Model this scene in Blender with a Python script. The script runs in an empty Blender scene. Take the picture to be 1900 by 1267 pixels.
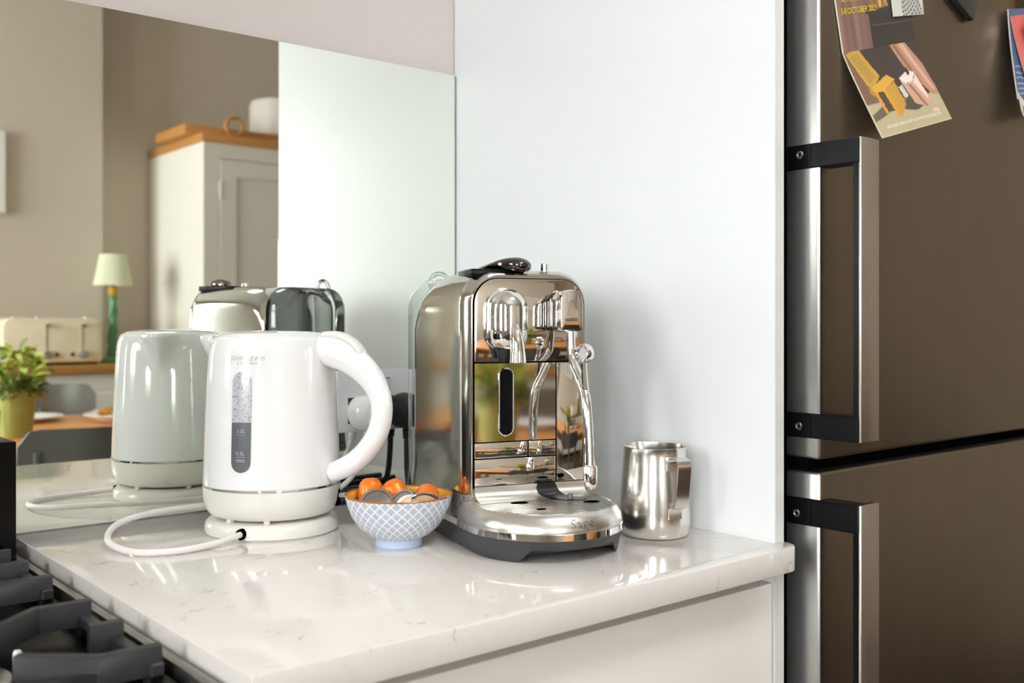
import bpy, bmesh, math, random
from math import sin, cos, pi, radians as R, sqrt, atan2
from mathutils import Vector as V, Matrix as M
random.seed(7)
S = bpy.context.scene
COL = S.collection
LIFT = 0.9          # everything is built with the worktop surface at z=0, then lifted on to the floor at the end

# ------------------------------------------------------------------ camera, sky, exposure
cd = bpy.data.cameras.new('camera'); cam = bpy.data.objects.new('camera', cd); COL.objects.link(cam)
cam.location = (-.955, -1.27, .245); cam.rotation_euler = (R(90), 0, R(-40.04))
cd.sensor_width = 36; cd.lens = 36.0; cd.shift_y = -35.5 / 1900
cd.clip_start = .02
cd.dof.use_dof = True; cd.dof.focus_distance = 1.16; cd.dof.aperture_fstop = 6.0
S.camera = cam
S.view_settings.view_transform = 'Standard'; S.view_settings.look = 'None'
S.view_settings.gamma = 1; S.view_settings.use_curve_mapping = False
S.view_settings.exposure = 1.48
S.cycles.max_bounces = 14; S.cycles.diffuse_bounces = 6; S.cycles.glossy_bounces = 8
S.cycles.transparent_max_bounces = 12
S.cycles.caustics_reflective = True
S.cycles.use_denoising = True
SKY = 9.5
w = bpy.data.worlds.new('overcast_sky'); S.world = w; w.use_nodes = True
bg = w.node_tree.nodes['Background']; bg.inputs[0].default_value = (.965, .985, 1, 1); bg.inputs[1].default_value = SKY

# window openings in the left wall (X = XW): (y0, y1, z0, z1)
XW = -3.0
WIN = [(-1.25, -.58, .20, 1.45), (-3.80, -2.20, -.02, 1.70)]
for i, (y0, y1, z0, z1) in enumerate(WIN):      # daylight sampling portals in the window openings
    ld = bpy.data.lights.new('window_portal', 'AREA'); ld.shape = 'RECTANGLE'; ld.size = y1 - y0; ld.size_y = z1 - z0
    ld.cycles.is_portal = True
    lo = bpy.data.objects.new('window_portal', ld); COL.objects.link(lo)
    lo.location = (XW - .12, (y0 + y1) / 2, (z0 + z1) / 2); lo.rotation_euler = (R(90), 0, R(-90))
WF = (-2.1, -1.45, .1, 1.45)                     # window in the front wall (x0, x1, z0, z1), beside the chimney breast
ld = bpy.data.lights.new('window_portal', 'AREA'); ld.shape = 'RECTANGLE'; ld.size = WF[1] - WF[0]; ld.size_y = WF[3] - WF[2]
ld.cycles.is_portal = True
lo = bpy.data.objects.new('window_portal', ld); COL.objects.link(lo)
lo.location = ((WF[0] + WF[1]) / 2, -4.42, (WF[2] + WF[3]) / 2); lo.rotation_euler = (R(90), 0, 0)
CEIL = 2.10

RL = (-.55, .30, -2.05, -1.37)                   # added roof light, out of view, to brighten the worktop (x0, x1, y0, y1)
ld = bpy.data.lights.new('added_roof_portal', 'AREA'); ld.shape = 'RECTANGLE'; ld.size = RL[1] - RL[0]; ld.size_y = RL[3] - RL[2]
ld.cycles.is_portal = True
lo = bpy.data.objects.new('added_roof_portal', ld); COL.objects.link(lo)
lo.location = ((RL[0] + RL[1]) / 2, (RL[2] + RL[3]) / 2, CEIL + .16); lo.rotation_euler = (0, 0, 0)
# ------------------------------------------------------------------ materials
def lin(c):
    return tuple(((x / 255) / 12.92 if x / 255 <= .04045 else ((x / 255 + .055) / 1.055) ** 2.4) for x in c)
class N:
    def __init__(s, m): s.t = m.node_tree; s.n = s.t.nodes; s.l = s.t.links
    def new(s, typ, **k):
        n = s.n.new(typ)
        for a, b in k.items(): setattr(n, a, b)
        return n
    def link(s, a, b): s.l.new(a, b)
    def math(s, op, a, b=None, c=None):
        n = s.n.new('ShaderNodeMath'); n.operation = op
        for i, x in enumerate((a, b, c)):
            if x is None: continue
            if isinstance(x, (int, float)): n.inputs[i].default_value = x
            else: s.l.new(x, n.inputs[i])
        return n.outputs[0]
    def mix(s, f, a, b):
        n = s.n.new('ShaderNodeMix'); n.data_type = 'RGBA'
        for i, x in ((0, f), (6, a), (7, b)):
            if isinstance(x, (int, float)): n.inputs[i].default_value = x
            elif isinstance(x, tuple): n.inputs[i].default_value = (*x[:3], 1)
            else: s.l.new(x, n.inputs[i])
        return n.outputs[2]
def mat(name, c, rough=.5, metal=0, var=.03, scale=30, stretch=(1, 1, 1), bump=0, coat=0, rvar=0, spec=.5, raw=None, sheen=0):
    m = bpy.data.materials.new(name); m.use_nodes = True; g = N(m); b = g.n['Principled BSDF']
    c = raw or lin(c)
    tc = g.new('ShaderNodeTexCoord'); mp = g.new('ShaderNodeMapping'); mp.inputs['Scale'].default_value = stretch
    g.link(tc.outputs['Object'], mp.inputs[0])
    nz = g.new('ShaderNodeTexNoise'); nz.inputs['Scale'].default_value = scale; nz.inputs['Detail'].default_value = 4
    g.link(mp.outputs[0], nz.inputs['Vector'])
    lo = tuple(x * (1 - var) for x in c); hi = tuple(min(1, x * (1 + var)) for x in c)
    col = g.mix(nz.outputs[0], lo, hi)
    g.link(col, b.inputs['Base Color'])
    b.inputs['Metallic'].default_value = metal; b.inputs['Specular IOR Level'].default_value = spec
    b.inputs['Coat Weight'].default_value = coat; b.inputs['Coat Roughness'].default_value = .05
    if rvar:
        g.link(g.math('MULTIPLY_ADD', nz.outputs[0], rvar, rough - rvar / 2), b.inputs['Roughness'])
    else: b.inputs['Roughness'].default_value = rough
    if bump:
        bp = g.new('ShaderNodeBump'); bp.inputs['Strength'].default_value = bump; bp.inputs['Distance'].default_value = .001
        g.link(nz.outputs[0], bp.inputs['Height']); g.link(bp.outputs[0], b.inputs['Normal'])
    m['g'] = 1
    return m
def nodes(m): return N(m), m.node_tree.nodes['Principled BSDF']

MT = {}
MT['wall_white'] = mat('painted wall, pale mauve grey', (214, 205, 202), .7, bump=.05, scale=200)
MT['panel'] = mat('white satin panel', (219, 221, 222), .3, var=.005)
MT['panel_edge'] = mat('panel edge band', (214, 212, 209), .4, var=.01)
MT['cab'] = mat('cashmere lacquer', (236, 229, 221), .35, var=.01)
MT['wall_beige'] = mat('beige wall paint', (206, 197, 182), .75, bump=.05, scale=150)
MT['wall_taupe'] = mat('taupe wall paint', (148, 136, 118), .75, bump=.05, scale=150)
MT['ceiling'] = mat('ceiling white', (240, 238, 234), .8)
MT['floor'] = mat('dark oak floor', (72, 54, 42), .4, var=.25, scale=6, stretch=(1, 12, 1))
MT['oak'] = mat('oak', (196, 140, 76), .4, var=.22, scale=8, stretch=(1, 14, 14))
MT['oak_table'] = mat('oak table', (205, 140, 72), .4, var=.18, scale=8, stretch=(1, 14, 14))
MT['cream_paint'] = mat('cream cupboard paint', (240, 236, 227), .45, var=.015)
MT['black_plastic'] = mat('black plastic', (18, 18, 20), .25, var=.1)
MT['black_gloss'] = mat('black gloss', (8, 9, 12), .3, var=.1, spec=.14)
MT['black_matt'] = mat('black enamel', (5, 5, 5), .3, var=.2, spec=.2)
MT['rubber'] = mat('black rubber', (16, 16, 17), .5, var=.1)
MT['cast_iron'] = mat('cast iron', (44, 44, 46), .42, var=.15, scale=300, bump=.15, spec=.35)
MT['dark_grey'] = mat('charcoal plastic', (56, 57, 60), .42, var=.04, scale=200, bump=.05)
MT['letter_steel'] = mat('darker letter steel', None, .35, 1, var=.05, raw=(.36, .34, .31))
MT['back_grey'] = mat('grey tank backing', (128, 138, 133), .2, var=.04)
MT['steel'] = mat('brushed steel', None, .11, 1, var=.015, scale=60, stretch=(.4, .4, 6), rvar=.02, raw=(.55, .525, .485))
MT['steel_h'] = mat('brushed steel crosswise', None, .30, 1, var=.03, scale=60, stretch=(.5, .5, 25), rvar=.04, raw=(.66, .63, .59))
MT['chrome'] = mat('chrome', None, .05, 1, var=.01, scale=40, rvar=.02, raw=(.80, .78, .755))
MT['chrome_panel'] = mat('polished panel', None, .045, 1, var=.015, scale=25, rvar=.03, raw=(.70, .665, .625))
MT['dark_chrome'] = mat('black chrome', None, .08, 1, var=.02, raw=(.12, .11, .105))
MT['fridge_front'] = mat('brushed dark steel', None, .30, 1, var=.08, scale=40, stretch=(1, 1, .06), rvar=.08, raw=(.40, .345, .285))  # dim room reflection worked into the colour; same steel as the door side
MT['fridge_side'] = mat('brushed grey steel', None, .30, 1, var=.05, scale=50, stretch=(1, 1, .04), rvar=.05, raw=(.46, .455, .44))
MT['handle_steel'] = mat('satin handle steel', None, .34, 1, var=.04, scale=80, stretch=(1, 1, .1), raw=(.84, .77, .70))
MT['white_gloss'] = mat('white gloss plastic', (234, 233, 234), .10, var=.004, coat=.5)
MT['white_cable'] = mat('white cable', (232, 226, 224), .4, var=.01)
MT['base_white'] = mat('pale warm plastic', (226, 222, 216), .22, var=.006)
MT['plate_grey'] = mat('satin socket steel', (205, 207, 208), .35, .2, var=.03, scale=60)
MT['socket_sil'] = mat('rocker silver', (205, 207, 208), .18, .8, var=.03)
MT['tab_blue'] = mat('translucent lever', (184, 198, 210), .25, var=.03)
MT['jug_steel'] = mat('jug steel', None, .20, 1, var=.05, scale=60, stretch=(.2, .2, 16), rvar=.08, raw=(.70, .675, .645))
MT['orange'] = mat('orange aluminium', (240, 122, 26), .32, .25, var=.05, scale=60)
MT['foil'] = mat('silver foil', (170, 166, 162), .25, 1.0, var=.06, scale=120, bump=.1)
MT['foil_cream'] = mat('cream foil', (226, 200, 158), .4, .2, var=.05, scale=80)
MT['brown_rim'] = mat('brown glazed rim', (160, 100, 48), .25, var=.15)
MT['toaster'] = mat('cream enamel', (244, 230, 200), .2, var=.01)
MT['green_lamp'] = mat('green turned wood', (84, 140, 92), .35, var=.3, scale=40)
MT['gold'] = mat('ochre collar', (214, 160, 48), .4, var=.1)
MT['shade'] = mat('pale green shade', (226, 228, 200), .8, var=.06, scale=90)
MT['pot'] = mat('olive pot', (168, 168, 92), .4, var=.1)
MT['pot_rim'] = mat('terracotta edge', (196, 150, 84), .6, var=.1)
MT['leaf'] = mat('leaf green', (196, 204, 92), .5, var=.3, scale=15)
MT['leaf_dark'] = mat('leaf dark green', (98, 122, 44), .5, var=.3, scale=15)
MT['chair_grey'] = mat('grey chair enamel', (110, 110, 106), .35, .3, var=.06)
MT['chair_silver'] = mat('silver chair enamel', (150, 152, 152), .25, .6, var=.05)
MT['food'] = mat('roast food', (176, 116, 34), .6, var=.5, scale=40)
MT['ceramic'] = mat('white ceramic', (240, 238, 232), .2, var=.01)
MT['picture'] = mat('pale print', (226, 222, 214), .6, var=.03)
MT['linen'] = mat('white canister', (222, 214, 210), .5, var=.03)
MT['strap'] = mat('tan strap', (180, 132, 92), .6, var=.1)
MT['paper'] = mat('paper', (226, 222, 216), .6, var=.02)
MT['silver_magnet'] = mat('silver foil magnet', (120, 120, 118), .2, .9, var=.5, scale=80, stretch=(1, 1, .15))
MT['ornament'] = mat('pale glazed ornament', (206, 198, 182), .35, var=.25, scale=60)
MT['yellow'] = mat('yellow paper', (226, 190, 60), .6, var=.05)
MT['ink_yellow'] = mat('yellow ink', (232, 200, 30), .6, var=.02)
MT['ink_white'] = mat('white ink', (240, 228, 216), .6, var=.02)
MT['ink_grey'] = mat('grey ink', (168, 166, 166), .5, var=.02)
MT['ink_pale'] = mat('pale ink', (176, 180, 186), .5, var=.02)
MT['dark_void'] = mat('dark recess', (6, 6, 7), 1.0, var=.1, spec=0)
MT['soil'] = mat('soil', (60, 44, 30), .9, var=.3)
MT['mirror_edge'] = mat('mirror glass edge', (96, 112, 102), .2, var=.1)
MT['grate_trim'] = mat('hob steel trim', None, .3, 1, var=.06, scale=60, stretch=(1, .05, 1), raw=(.36, .345, .325))
MT['water'] = mat('dark water gauge', (94, 97, 101), .2, var=.04)

def m_mirror():
    m = mat('silvered mirror', None, .0, 1, var=.004, scale=3, raw=(.875, .905, .845)); return m
MT['mirror'] = m_mirror()
def m_clear(name, tint, k=1.0):
    m = bpy.data.materials.new(name); m.use_nodes = True; g = N(m)
    g.n.remove(g.n['Principled BSDF']); out = g.n['Material Output']
    tr = g.new('ShaderNodeBsdfTransparent'); tr.inputs[0].default_value = (*tint, 1)
    gl = g.new('ShaderNodeBsdfGlossy'); gl.inputs['Roughness'].default_value = .02
    fr = g.new('ShaderNodeFresnel'); fr.inputs[0].default_value = 1.5
    nz = g.new('ShaderNodeTexNoise'); nz.inputs['Scale'].default_value = 8
    f = g.math('MULTIPLY', fr.outputs[0], g.math('MULTIPLY_ADD', nz.outputs[0], .1, k))
    f = g.math('MINIMUM', f, 1.0)
    mx = g.new('ShaderNodeMixShader'); g.link(f, mx.inputs[0]); g.link(tr.outputs[0], mx.inputs[1]); g.link(gl.outputs[0], mx.inputs[2])
    g.link(mx.outputs[0], out.inputs[0]); return m
MT['glass'] = m_clear('window glass', (.97, .985, .98))
MT['clear_plastic'] = m_clear('clear tank plastic', (.93, .95, .945), 1.2)
MT['tumbler'] = m_clear('drinking glass', (.90, .93, .90), 1.2)

def m_quartz():
    m = mat('white quartz', (222, 215, 210), .07, var=.015, scale=90, coat=.15); g, b = nodes(m)
    tc = g.new('ShaderNodeTexCoord')
    w1 = g.new('ShaderNodeTexNoise'); w1.inputs['Scale'].default_value = 13; w1.inputs['Detail'].default_value = 6; w1.inputs['Distortion'].default_value = 1.2
    g.link(tc.outputs['Object'], w1.inputs[0])
    vein = g.math('SUBTRACT', 1.0, g.math('MINIMUM', g.math('MULTIPLY', g.math('ABSOLUTE', g.math('SUBTRACT', w1.outputs[0], .5)), 55), 1.0))
    w2 = g.new('ShaderNodeTexNoise'); w2.inputs['Scale'].default_value = 22; w2.inputs['Detail'].default_value = 5
    g.link(tc.outputs['Object'], w2.inputs[0])
    gate = g.math('MAXIMUM', g.math('MINIMUM', g.math('MULTIPLY', g.math('SUBTRACT', w2.outputs[0], .53), 7), 1.0), 0.0)
    f = g.math('MULTIPLY', g.math('MULTIPLY', vein, gate), .8)
    base = b.inputs['Base Color'].links[0].from_socket
    g.link(g.mix(f, base, lin((166, 158, 152))), b.inputs['Base Color'])
    return m
MT['quartz'] = m_quartz()

def m_bowl():
    m = mat('blue scale glaze', (170, 184, 210), .22, var=.14, scale=90); g, b = nodes(m)
    tc = g.new('ShaderNodeTexCoord'); sp = g.new('ShaderNodeSeparateXYZ'); g.link(tc.outputs['Object'], sp.inputs[0])
    u = g.math('MULTIPLY', g.math('ARCTAN2', sp.outputs[1], sp.outputs[0]), 30 / (2 * pi))
    # rows measured along the curved side
    rr = g.math('SQRT', g.math('ADD', g.math('MULTIPLY', sp.outputs[0], sp.outputs[0]), g.math('MULTIPLY', sp.outputs[1], sp.outputs[1])))
    v = g.math('MULTIPLY', g.math('ADD', sp.outputs[2], g.math('MULTIPLY', rr, .35)), 84)
    a = g.math('FRACT', g.math('ADD', u, v)); c = g.math('FRACT', g.math('SUBTRACT', u, v))
    e = g.math('MINIMUM', g.math('MINIMUM', a, g.math('SUBTRACT', 1.0, a)), g.math('MINIMUM', c, g.math('SUBTRACT', 1.0, c)))
    line = g.math('LESS_THAN', e, .10)
    foot = g.math('LESS_THAN', sp.outputs[2], .0085)
    base = b.inputs['Base Color'].links[0].from_socket
    col = g.mix(line, base, lin((236, 226, 208)))
    col = g.mix(foot, col, lin((184, 198, 226)))
    g.link(col, b.inputs['Base Color']); return m
MT['bowl_out'] = m_bowl()
def m_bowl_in():
    m = mat('yellow glaze', (240, 178, 48), .2, var=.05, scale=60); g, b = nodes(m)
    tc = g.new('ShaderNodeTexCoord'); sp = g.new('ShaderNodeSeparateXYZ'); g.link(tc.outputs['Object'], sp.inputs[0])
    u = g.math('FRACT', g.math('MULTIPLY', g.math('ARCTAN2', sp.outputs[1], sp.outputs[0]), 90 / (2 * pi)))
    tick = g.math('LESS_THAN', u, .55)
    z = sp.outputs[2]
    band = g.math('MULTIPLY', g.math('GREATER_THAN', z, .0435), g.math('LESS_THAN', z, .0485))
    low = g.math('LESS_THAN', z, .0435)
    base = b.inputs['Base Color'].links[0].from_socket
    col = g.mix(band, base, lin((236, 228, 214))); col = g.mix(g.math('MULTIPLY', band, tick), col, lin((70, 96, 178)))
    col = g.mix(low, col, lin((232, 226, 212)))
    g.link(col, b.inputs['Base Color']); return m
MT['bowl_in'] = m_bowl_in()
def m_gauge():
    m = mat('droplet gauge', (176, 178, 184), .15, var=.02, coat=.3); g, b = nodes(m)
    tc = g.new('ShaderNodeTexCoord')
    vo = g.new('ShaderNodeTexVoronoi'); vo.inputs['Scale'].default_value = 420; g.link(tc.outputs['Object'], vo.inputs[0])
    nz = g.new('ShaderNodeTexNoise'); nz.inputs['Scale'].default_value = 520; g.link(tc.outputs['Object'], nz.inputs[0])
    d = g.math('LESS_THAN', g.math('ADD', vo.outputs['Distance'], g.math('MULTIPLY', nz.outputs[0], .6)), .55)
    g.link(g.mix(d, lin((186, 187, 192)), lin((92, 94, 104))), b.inputs['Base Color']); return m
MT['gauge'] = m_gauge()
def m_dripplate():
    m = mat('grooved drip plate', None, .25, 1, var=.03, raw=(.66, .635, .60)); g, b = nodes(m)
    tc = g.new('ShaderNodeTexCoord'); sp = g.new('ShaderNodeSeparateXYZ'); g.link(tc.outputs['Object'], sp.inputs[0])
    s = g.math('SINE', g.math('MULTIPLY', sp.outputs[1], 2 * pi / .0075))
    base = b.inputs['Base Color'].links[0].from_socket; g.link(g.mix(g.math('LESS_THAN', s, -.55), base, (.12, .11, .10)), b.inputs['Base Color'])  # groove shade painted as dark stripes in the base colour
    bp = g.new('ShaderNodeBump'); bp.inputs['Strength'].default_value = .35; bp.inputs['Distance'].default_value = .0012
    g.link(s, bp.inputs['Height']); g.link(bp.outputs[0], b.inputs['Normal']); return m
MT['drip'] = m_dripplate()
def m_attr(name, rough=.45):
    m = bpy.data.materials.new(name); m.use_nodes = True; g, b = nodes(m)
    at = g.new('ShaderNodeAttribute'); at.attribute_name = 'print'
    nz = g.new('ShaderNodeTexNoise'); nz.inputs['Scale'].default_value = 300
    mx = g.mix(g.math('MULTIPLY', nz.outputs[0], .08), at.outputs['Color'], (.6, .58, .55))
    g.link(mx, b.inputs['Base Color']); b.inputs['Roughness'].default_value = rough
    return m
MT['print'] = m_attr('printed paper')

# ------------------------------------------------------------------ mesh helpers
def B(): return bmesh.new()
def obj(name, bm, m, parent=None, loc=(0, 0, 0), rot=(0, 0, 0), smooth=35, label=None):
    me = bpy.data.meshes.new(name)
    bmesh.ops.recalc_face_normals(bm, faces=bm.faces[:])
    bm.to_mesh(me); bm.free()
    me.materials.append(MT[m] if isinstance(m, str) else m)
    if smooth:
        for p in me.polygons: p.use_smooth = True
        me.set_sharp_from_angle(angle=R(smooth))
    o = bpy.data.objects.new(name, me); COL.objects.link(o)
    o.location = loc; o.rotation_euler = rot
    if parent: o.parent = parent
    if label: o['label'] = label
    return o
def thing(name, label, cat, loc=(0, 0, 0), rz=0, group=None):
    o = bpy.data.objects.new(name, None); COL.objects.link(o); o.empty_display_size = .05
    o.location = loc; o.rotation_euler = (0, 0, rz); tag(o, label, cat, group); return o
def tag(o, label, cat, group=None):
    o['label'] = label; o['category'] = cat
    if group: o['group'] = group
    return o
def struct(name, bm, m, **k):
    o = obj(name, bm, m, **k); o['kind'] = 'structure'; return o
def box(bm, x0, x1, y0, y1, z0, z1, bev=0, seg=2, mtx=None):
    r = bmesh.ops.create_cube(bm, size=1)
    vs = r['verts']
    for v in vs:
        v.co = V((x0 + (v.co.x + .5) * (x1 - x0), y0 + (v.co.y + .5) * (y1 - y0), z0 + (v.co.z + .5) * (z1 - z0)))
    if bev:
        es = {e for v in vs for e in v.link_edges}
        bv = bmesh.ops.bevel(bm, geom=list(es), offset=bev, segments=seg, affect='EDGES', profile=.5)
        vs = list({v for f in bv['faces'] for v in f.verts} | {v for v in vs if v.is_valid})
    if mtx: bmesh.ops.transform(bm, matrix=mtx, verts=[v for v in vs if v.is_valid])
    return bm
def loft(bm, loops, cap0=True, cap1=True, closed=True):
    rings = [[bm.verts.new(p) for p in lp] for lp in loops]
    n = len(rings[0])
    for a, b in zip(rings, rings[1:]):
        for i in range(n if closed else n - 1):
            j = (i + 1) % n
            bm.faces.new((a[i], a[j], b[j], b[i]))
    if cap0: bm.faces.new(rings[0][::-1])
    if cap1: bm.faces.new(rings[-1])
    return bm
def lathe(bm, prof, seg=48, cx=0, cy=0, mod=None):
    """prof: list of (r,z); r==0 ends collapse"""
    rings = []
    for r, z in prof:
        if r <= 1e-6: rings.append([bm.verts.new((cx, cy, z))])
        else:
            ring = []
            for i in range(seg):
                a = 2 * pi * i / seg
                rr = mod(r, z, a) if mod else r
                ring.append(bm.verts.new((cx + rr * cos(a), cy + rr * sin(a), z)))
            rings.append(ring)
    for a, b in zip(rings, rings[1:]):
        if len(a) == 1 and len(b) == 1: continue
        for i in range(seg):
            j = (i + 1) % seg
            if len(a) == 1: bm.faces.new((a[0], b[i], b[j]))
            elif len(b) == 1: bm.faces.new((a[i], a[j], b[0]))
            else: bm.faces.new((a[i], a[j], b[j], b[i]))
    return bm
def spline(pts, n=8):
    """Catmull-Rom through pts (tuples of any length)"""
    P = [pts[0]] + list(pts) + [pts[-1]]; out = []
    for i in range(1, len(P) - 2):
        for k in range(n):
            t = k / n; p0, p1, p2, p3 = P[i - 1:i + 3]
            out.append(tuple(.5 * (2 * b + (c - a) * t + (2 * a - 5 * b + 4 * c - d) * t * t + (3 * b - a - 3 * c + d) * t ** 3) for a, b, c, d in zip(p0, p1, p2, p3)))
    out.append(tuple(pts[-1])); return out
def tube(bm, pts, rad, seg=12, up=None, cap=True):
    """pts: points; rad: number, list, or list of (ru, rv)"""
    pts = [V(p) for p in pts]; n = len(pts)
    ts = [((pts[min(i + 1, n - 1)] - pts[max(i - 1, 0)])).normalized() for i in range(n)]
    u = V(up) if up else (V((0, 0, 1)) if abs(ts[0].z) < .9 else V((1, 0, 0)))
    loops = []
    for i, (p, t) in enumerate(zip(pts, ts)):
        if up: uu = (V(up) - t * t.dot(V(up))).normalized()
        else:
            uu = (u - t * t.dot(u)).normalized(); u = uu
        vv = t.cross(uu)
        r = rad[i] if isinstance(rad, (list, tuple)) else rad
        ru, rv = r if isinstance(r, (list, tuple)) else (r, r)
        loops.append([p + uu * ru * cos(2 * pi * k / seg) + vv * rv * sin(2 * pi * k / seg) for k in range(seg)])
    return loft(bm, loops, cap, cap)
def prism(bm, poly, axis, a, b, bev=0):
    """poly: 2-D points, extruded along axis 'x','y','z' from a to b"""
    def P(p, h): return {'x': (h, p[0], p[1]), 'y': (p[0], h, p[1]), 'z': (p[0], p[1], h)}[axis]
    loft(bm, [[P(p, a) for p in poly], [P(p, b) for p in poly]])
    if bev:
        bmesh.ops.recalc_face_normals(bm, faces=bm.faces[:])
        es = [e for e in bm.edges if len(e.link_faces) == 2 and e.calc_face_angle(0) > R(40)]
        bmesh.ops.bevel(bm, geom=es, offset=bev, segments=2, affect='EDGES', profile=.5)
    return bm
def rrect(x0, x1, z0, z1, rt, rb=None, n=6):
    rb = rt if rb is None else rb; out = []
    for cx, cz, r, a0 in ((x1 - rt, z1 - rt, rt, 0), (x0 + rt, z1 - rt, rt, 90), (x0 + rb, z0 + rb, rb, 180), (x1 - rb, z0 + rb, rb, 270)):
        for k in range(n + 1):
            a = R(a0 + 90 * k / n); out.append((cx + r * cos(a), cz + r * sin(a)))
    return out
def text_mesh(s, size, spacing=1.0):
    cu = bpy.data.curves.new('lettering', 'FONT'); cu.body = s; cu.size = size; cu.align_x = 'CENTER'; cu.align_y = 'CENTER'
    cu.space_character = spacing; cu.resolution_u = 3
    o = bpy.data.objects.new('lettering', cu); COL.objects.link(o)
    dg = bpy.context.evaluated_depsgraph_get(); me = bpy.data.meshes.new_from_object(o.evaluated_get(dg))
    bpy.data.objects.remove(o); bpy.data.curves.remove(cu)
    bm = bmesh.new(); bm.from_mesh(me); bpy.data.meshes.remove(me)
    bmesh.ops.triangulate(bm, faces=bm.faces[:])
    return bm
def map_verts(bm, fn):
    for v in bm.verts: v.co = V(fn(v.co))
    return bm

# ================================================================== SETTING
YB = -4.3      # alcove wall behind the dining side
b = B(); box(b, XW, 3.0, -4.5, .2, -.95, -.9); struct('floor', b, 'floor')
b = B(); box(b, XW, RL[0], -4.5, .2, CEIL, CEIL + .15); box(b, RL[1], 3.0, -4.5, .2, CEIL, CEIL + .15)
box(b, RL[0], RL[1], -4.5, RL[2], CEIL, CEIL + .15); box(b, RL[0], RL[1], RL[3], .2, CEIL, CEIL + .15); struct('ceiling', b, 'ceiling')
b = B(); xm = (RL[0] + RL[1]) / 2
for q in ((RL[0], RL[0] + .05, RL[2], RL[3]), (RL[1] - .05, RL[1], RL[2], RL[3]), (RL[0] + .05, RL[1] - .05, RL[2], RL[2] + .05), (RL[0] + .05, RL[1] - .05, RL[3] - .05, RL[3])): box(b, *q, CEIL + .09, CEIL + .14)
wf = struct('window_4', b, 'ceiling')  # frame of the added roof light
b = B(); box(b, xm - .02, xm + .02, RL[2] + .05, RL[3] - .05, CEIL + .09, CEIL + .14); obj('glazing_bar', b, 'ceiling', wf)
b = B(); box(b, RL[0] + .05, RL[1] - .05, RL[2] + .05, RL[3] - .05, CEIL + .10, CEIL + .104); obj('pane', b, 'glass', wf)
b = B(); box(b, XW, 3.0, .0075, .2, -.9, CEIL); struct('wall_back', b, 'wall_white')
b = B(); box(b, 3.0, 3.1, -4.5, .2, -.9, CEIL); struct('wall_right', b, 'wall_taupe')
b = B(); box(b, XW, WF[0], YB - .2, YB, -.9, CEIL); box(b, WF[1], 3.0, YB - .2, YB, -.9, CEIL)
box(b, WF[0], WF[1], YB - .2, YB, -.9, WF[2]); box(b, WF[0], WF[1], YB - .2, YB, WF[3], CEIL)
box(b, -1.15, .815, YB, -4.1, -.9, CEIL)   # chimney breast
struct('wall_front', b, 'wall_beige')
b = B(); ys = [-4.5] + [v for q in sorted(WIN) for v in q[:2]] + [.2]
for i in range(0, len(ys), 2): box(b, XW - .2, XW, ys[i], ys[i + 1], -.9, CEIL)
for y0, y1, z0, z1 in WIN:
    box(b, XW - .2, XW, y0, y1, -.9, z0); box(b, XW - .2, XW, y0, y1, z1, CEIL)
struct('wall_left', b, 'wall_beige')
def sash(n, w_, z0, z1, loc, rz):
    """window in its own frame: width along x, outside at -y"""
    t = .045; a0, a1 = -w_ / 2, w_ / 2; zm = (z0 + z1) / 2
    f = B(); box(f, a0, a1, -.1, -.04, z0, z0 + t); box(f, a0, a1, -.1, -.04, z1 - t, z1)
    box(f, a0, a0 + t, -.1, -.04, z0 + t, z1 - t); box(f, a1 - t, a1, -.1, -.04, z0 + t, z1 - t)
    wf = struct('window_%d' % n, f, 'ceiling', loc=loc, rot=(0, 0, rz))
    f = B(); box(f, a0 + t, a1 - t, -.1, -.04, zm - .022, zm + .022); obj('meeting_rail', f, 'ceiling', wf)
    for k in (1, 2):
        f = B(); xk = a0 + w_ * k / 3; box(f, xk - .012, xk + .012, -.085, -.055, z0 + t, z1 - t); obj('glazing_bar', f, 'ceiling', wf)
    for zk in ((z0 + zm) / 2, (z1 + zm) / 2):
        f = B(); box(f, a0 + t, a1 - t, -.085, -.055, zk - .012, zk + .012); obj('glazing_bar', f, 'ceiling', wf)
    f = B(); box(f, a0 + t, a1 - t, -.072, -.069, z0 + t, z1 - t); obj('pane', f, 'glass', wf)
    f = B(); box(f, a0 - .06, a1 + .06, -.04, .08, z0 - .035, z0 - .001, .004); obj('window_sill', f, 'ceiling', wf)
for i, (y0, y1, z0, z1) in enumerate(WIN): sash(i + 1, y1 - y0, z0, z1, (XW, (y0 + y1) / 2, 0), R(-90))
sash(3, WF[1] - WF[0], WF[2], WF[3], ((WF[0] + WF[1]) / 2, YB, 0), 0)

# mirror splashback
b = B(); box(b, -2.2, -.0035, 0, .006, .002, .627)
me_ = obj('mirror_splashback', b, 'mirror', smooth=0)
me_.data.materials.append(MT['mirror_edge'])
for p in me_.data.polygons:
    if p.normal.y > -.5: p.material_index = 1
tag(me_, 'large frameless mirror splashback on the wall behind the kettle', 'mirror')

# tall end panel between worktop and fridge
t = thing('end_panel', 'tall white gloss end panel standing between worktop and steel fridge', 'panel')
b = B(); box(b, 0, .0150, -.5868, .0055, -.9, 1.35, .0006, 1); obj('board', b, 'panel', t)
b = B(); box(b, 0, .0157, -.588, -.5869, -.9, 1.35); obj('edge_band', b, 'panel_edge', t, label='matt pale grey edge strip')

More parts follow.
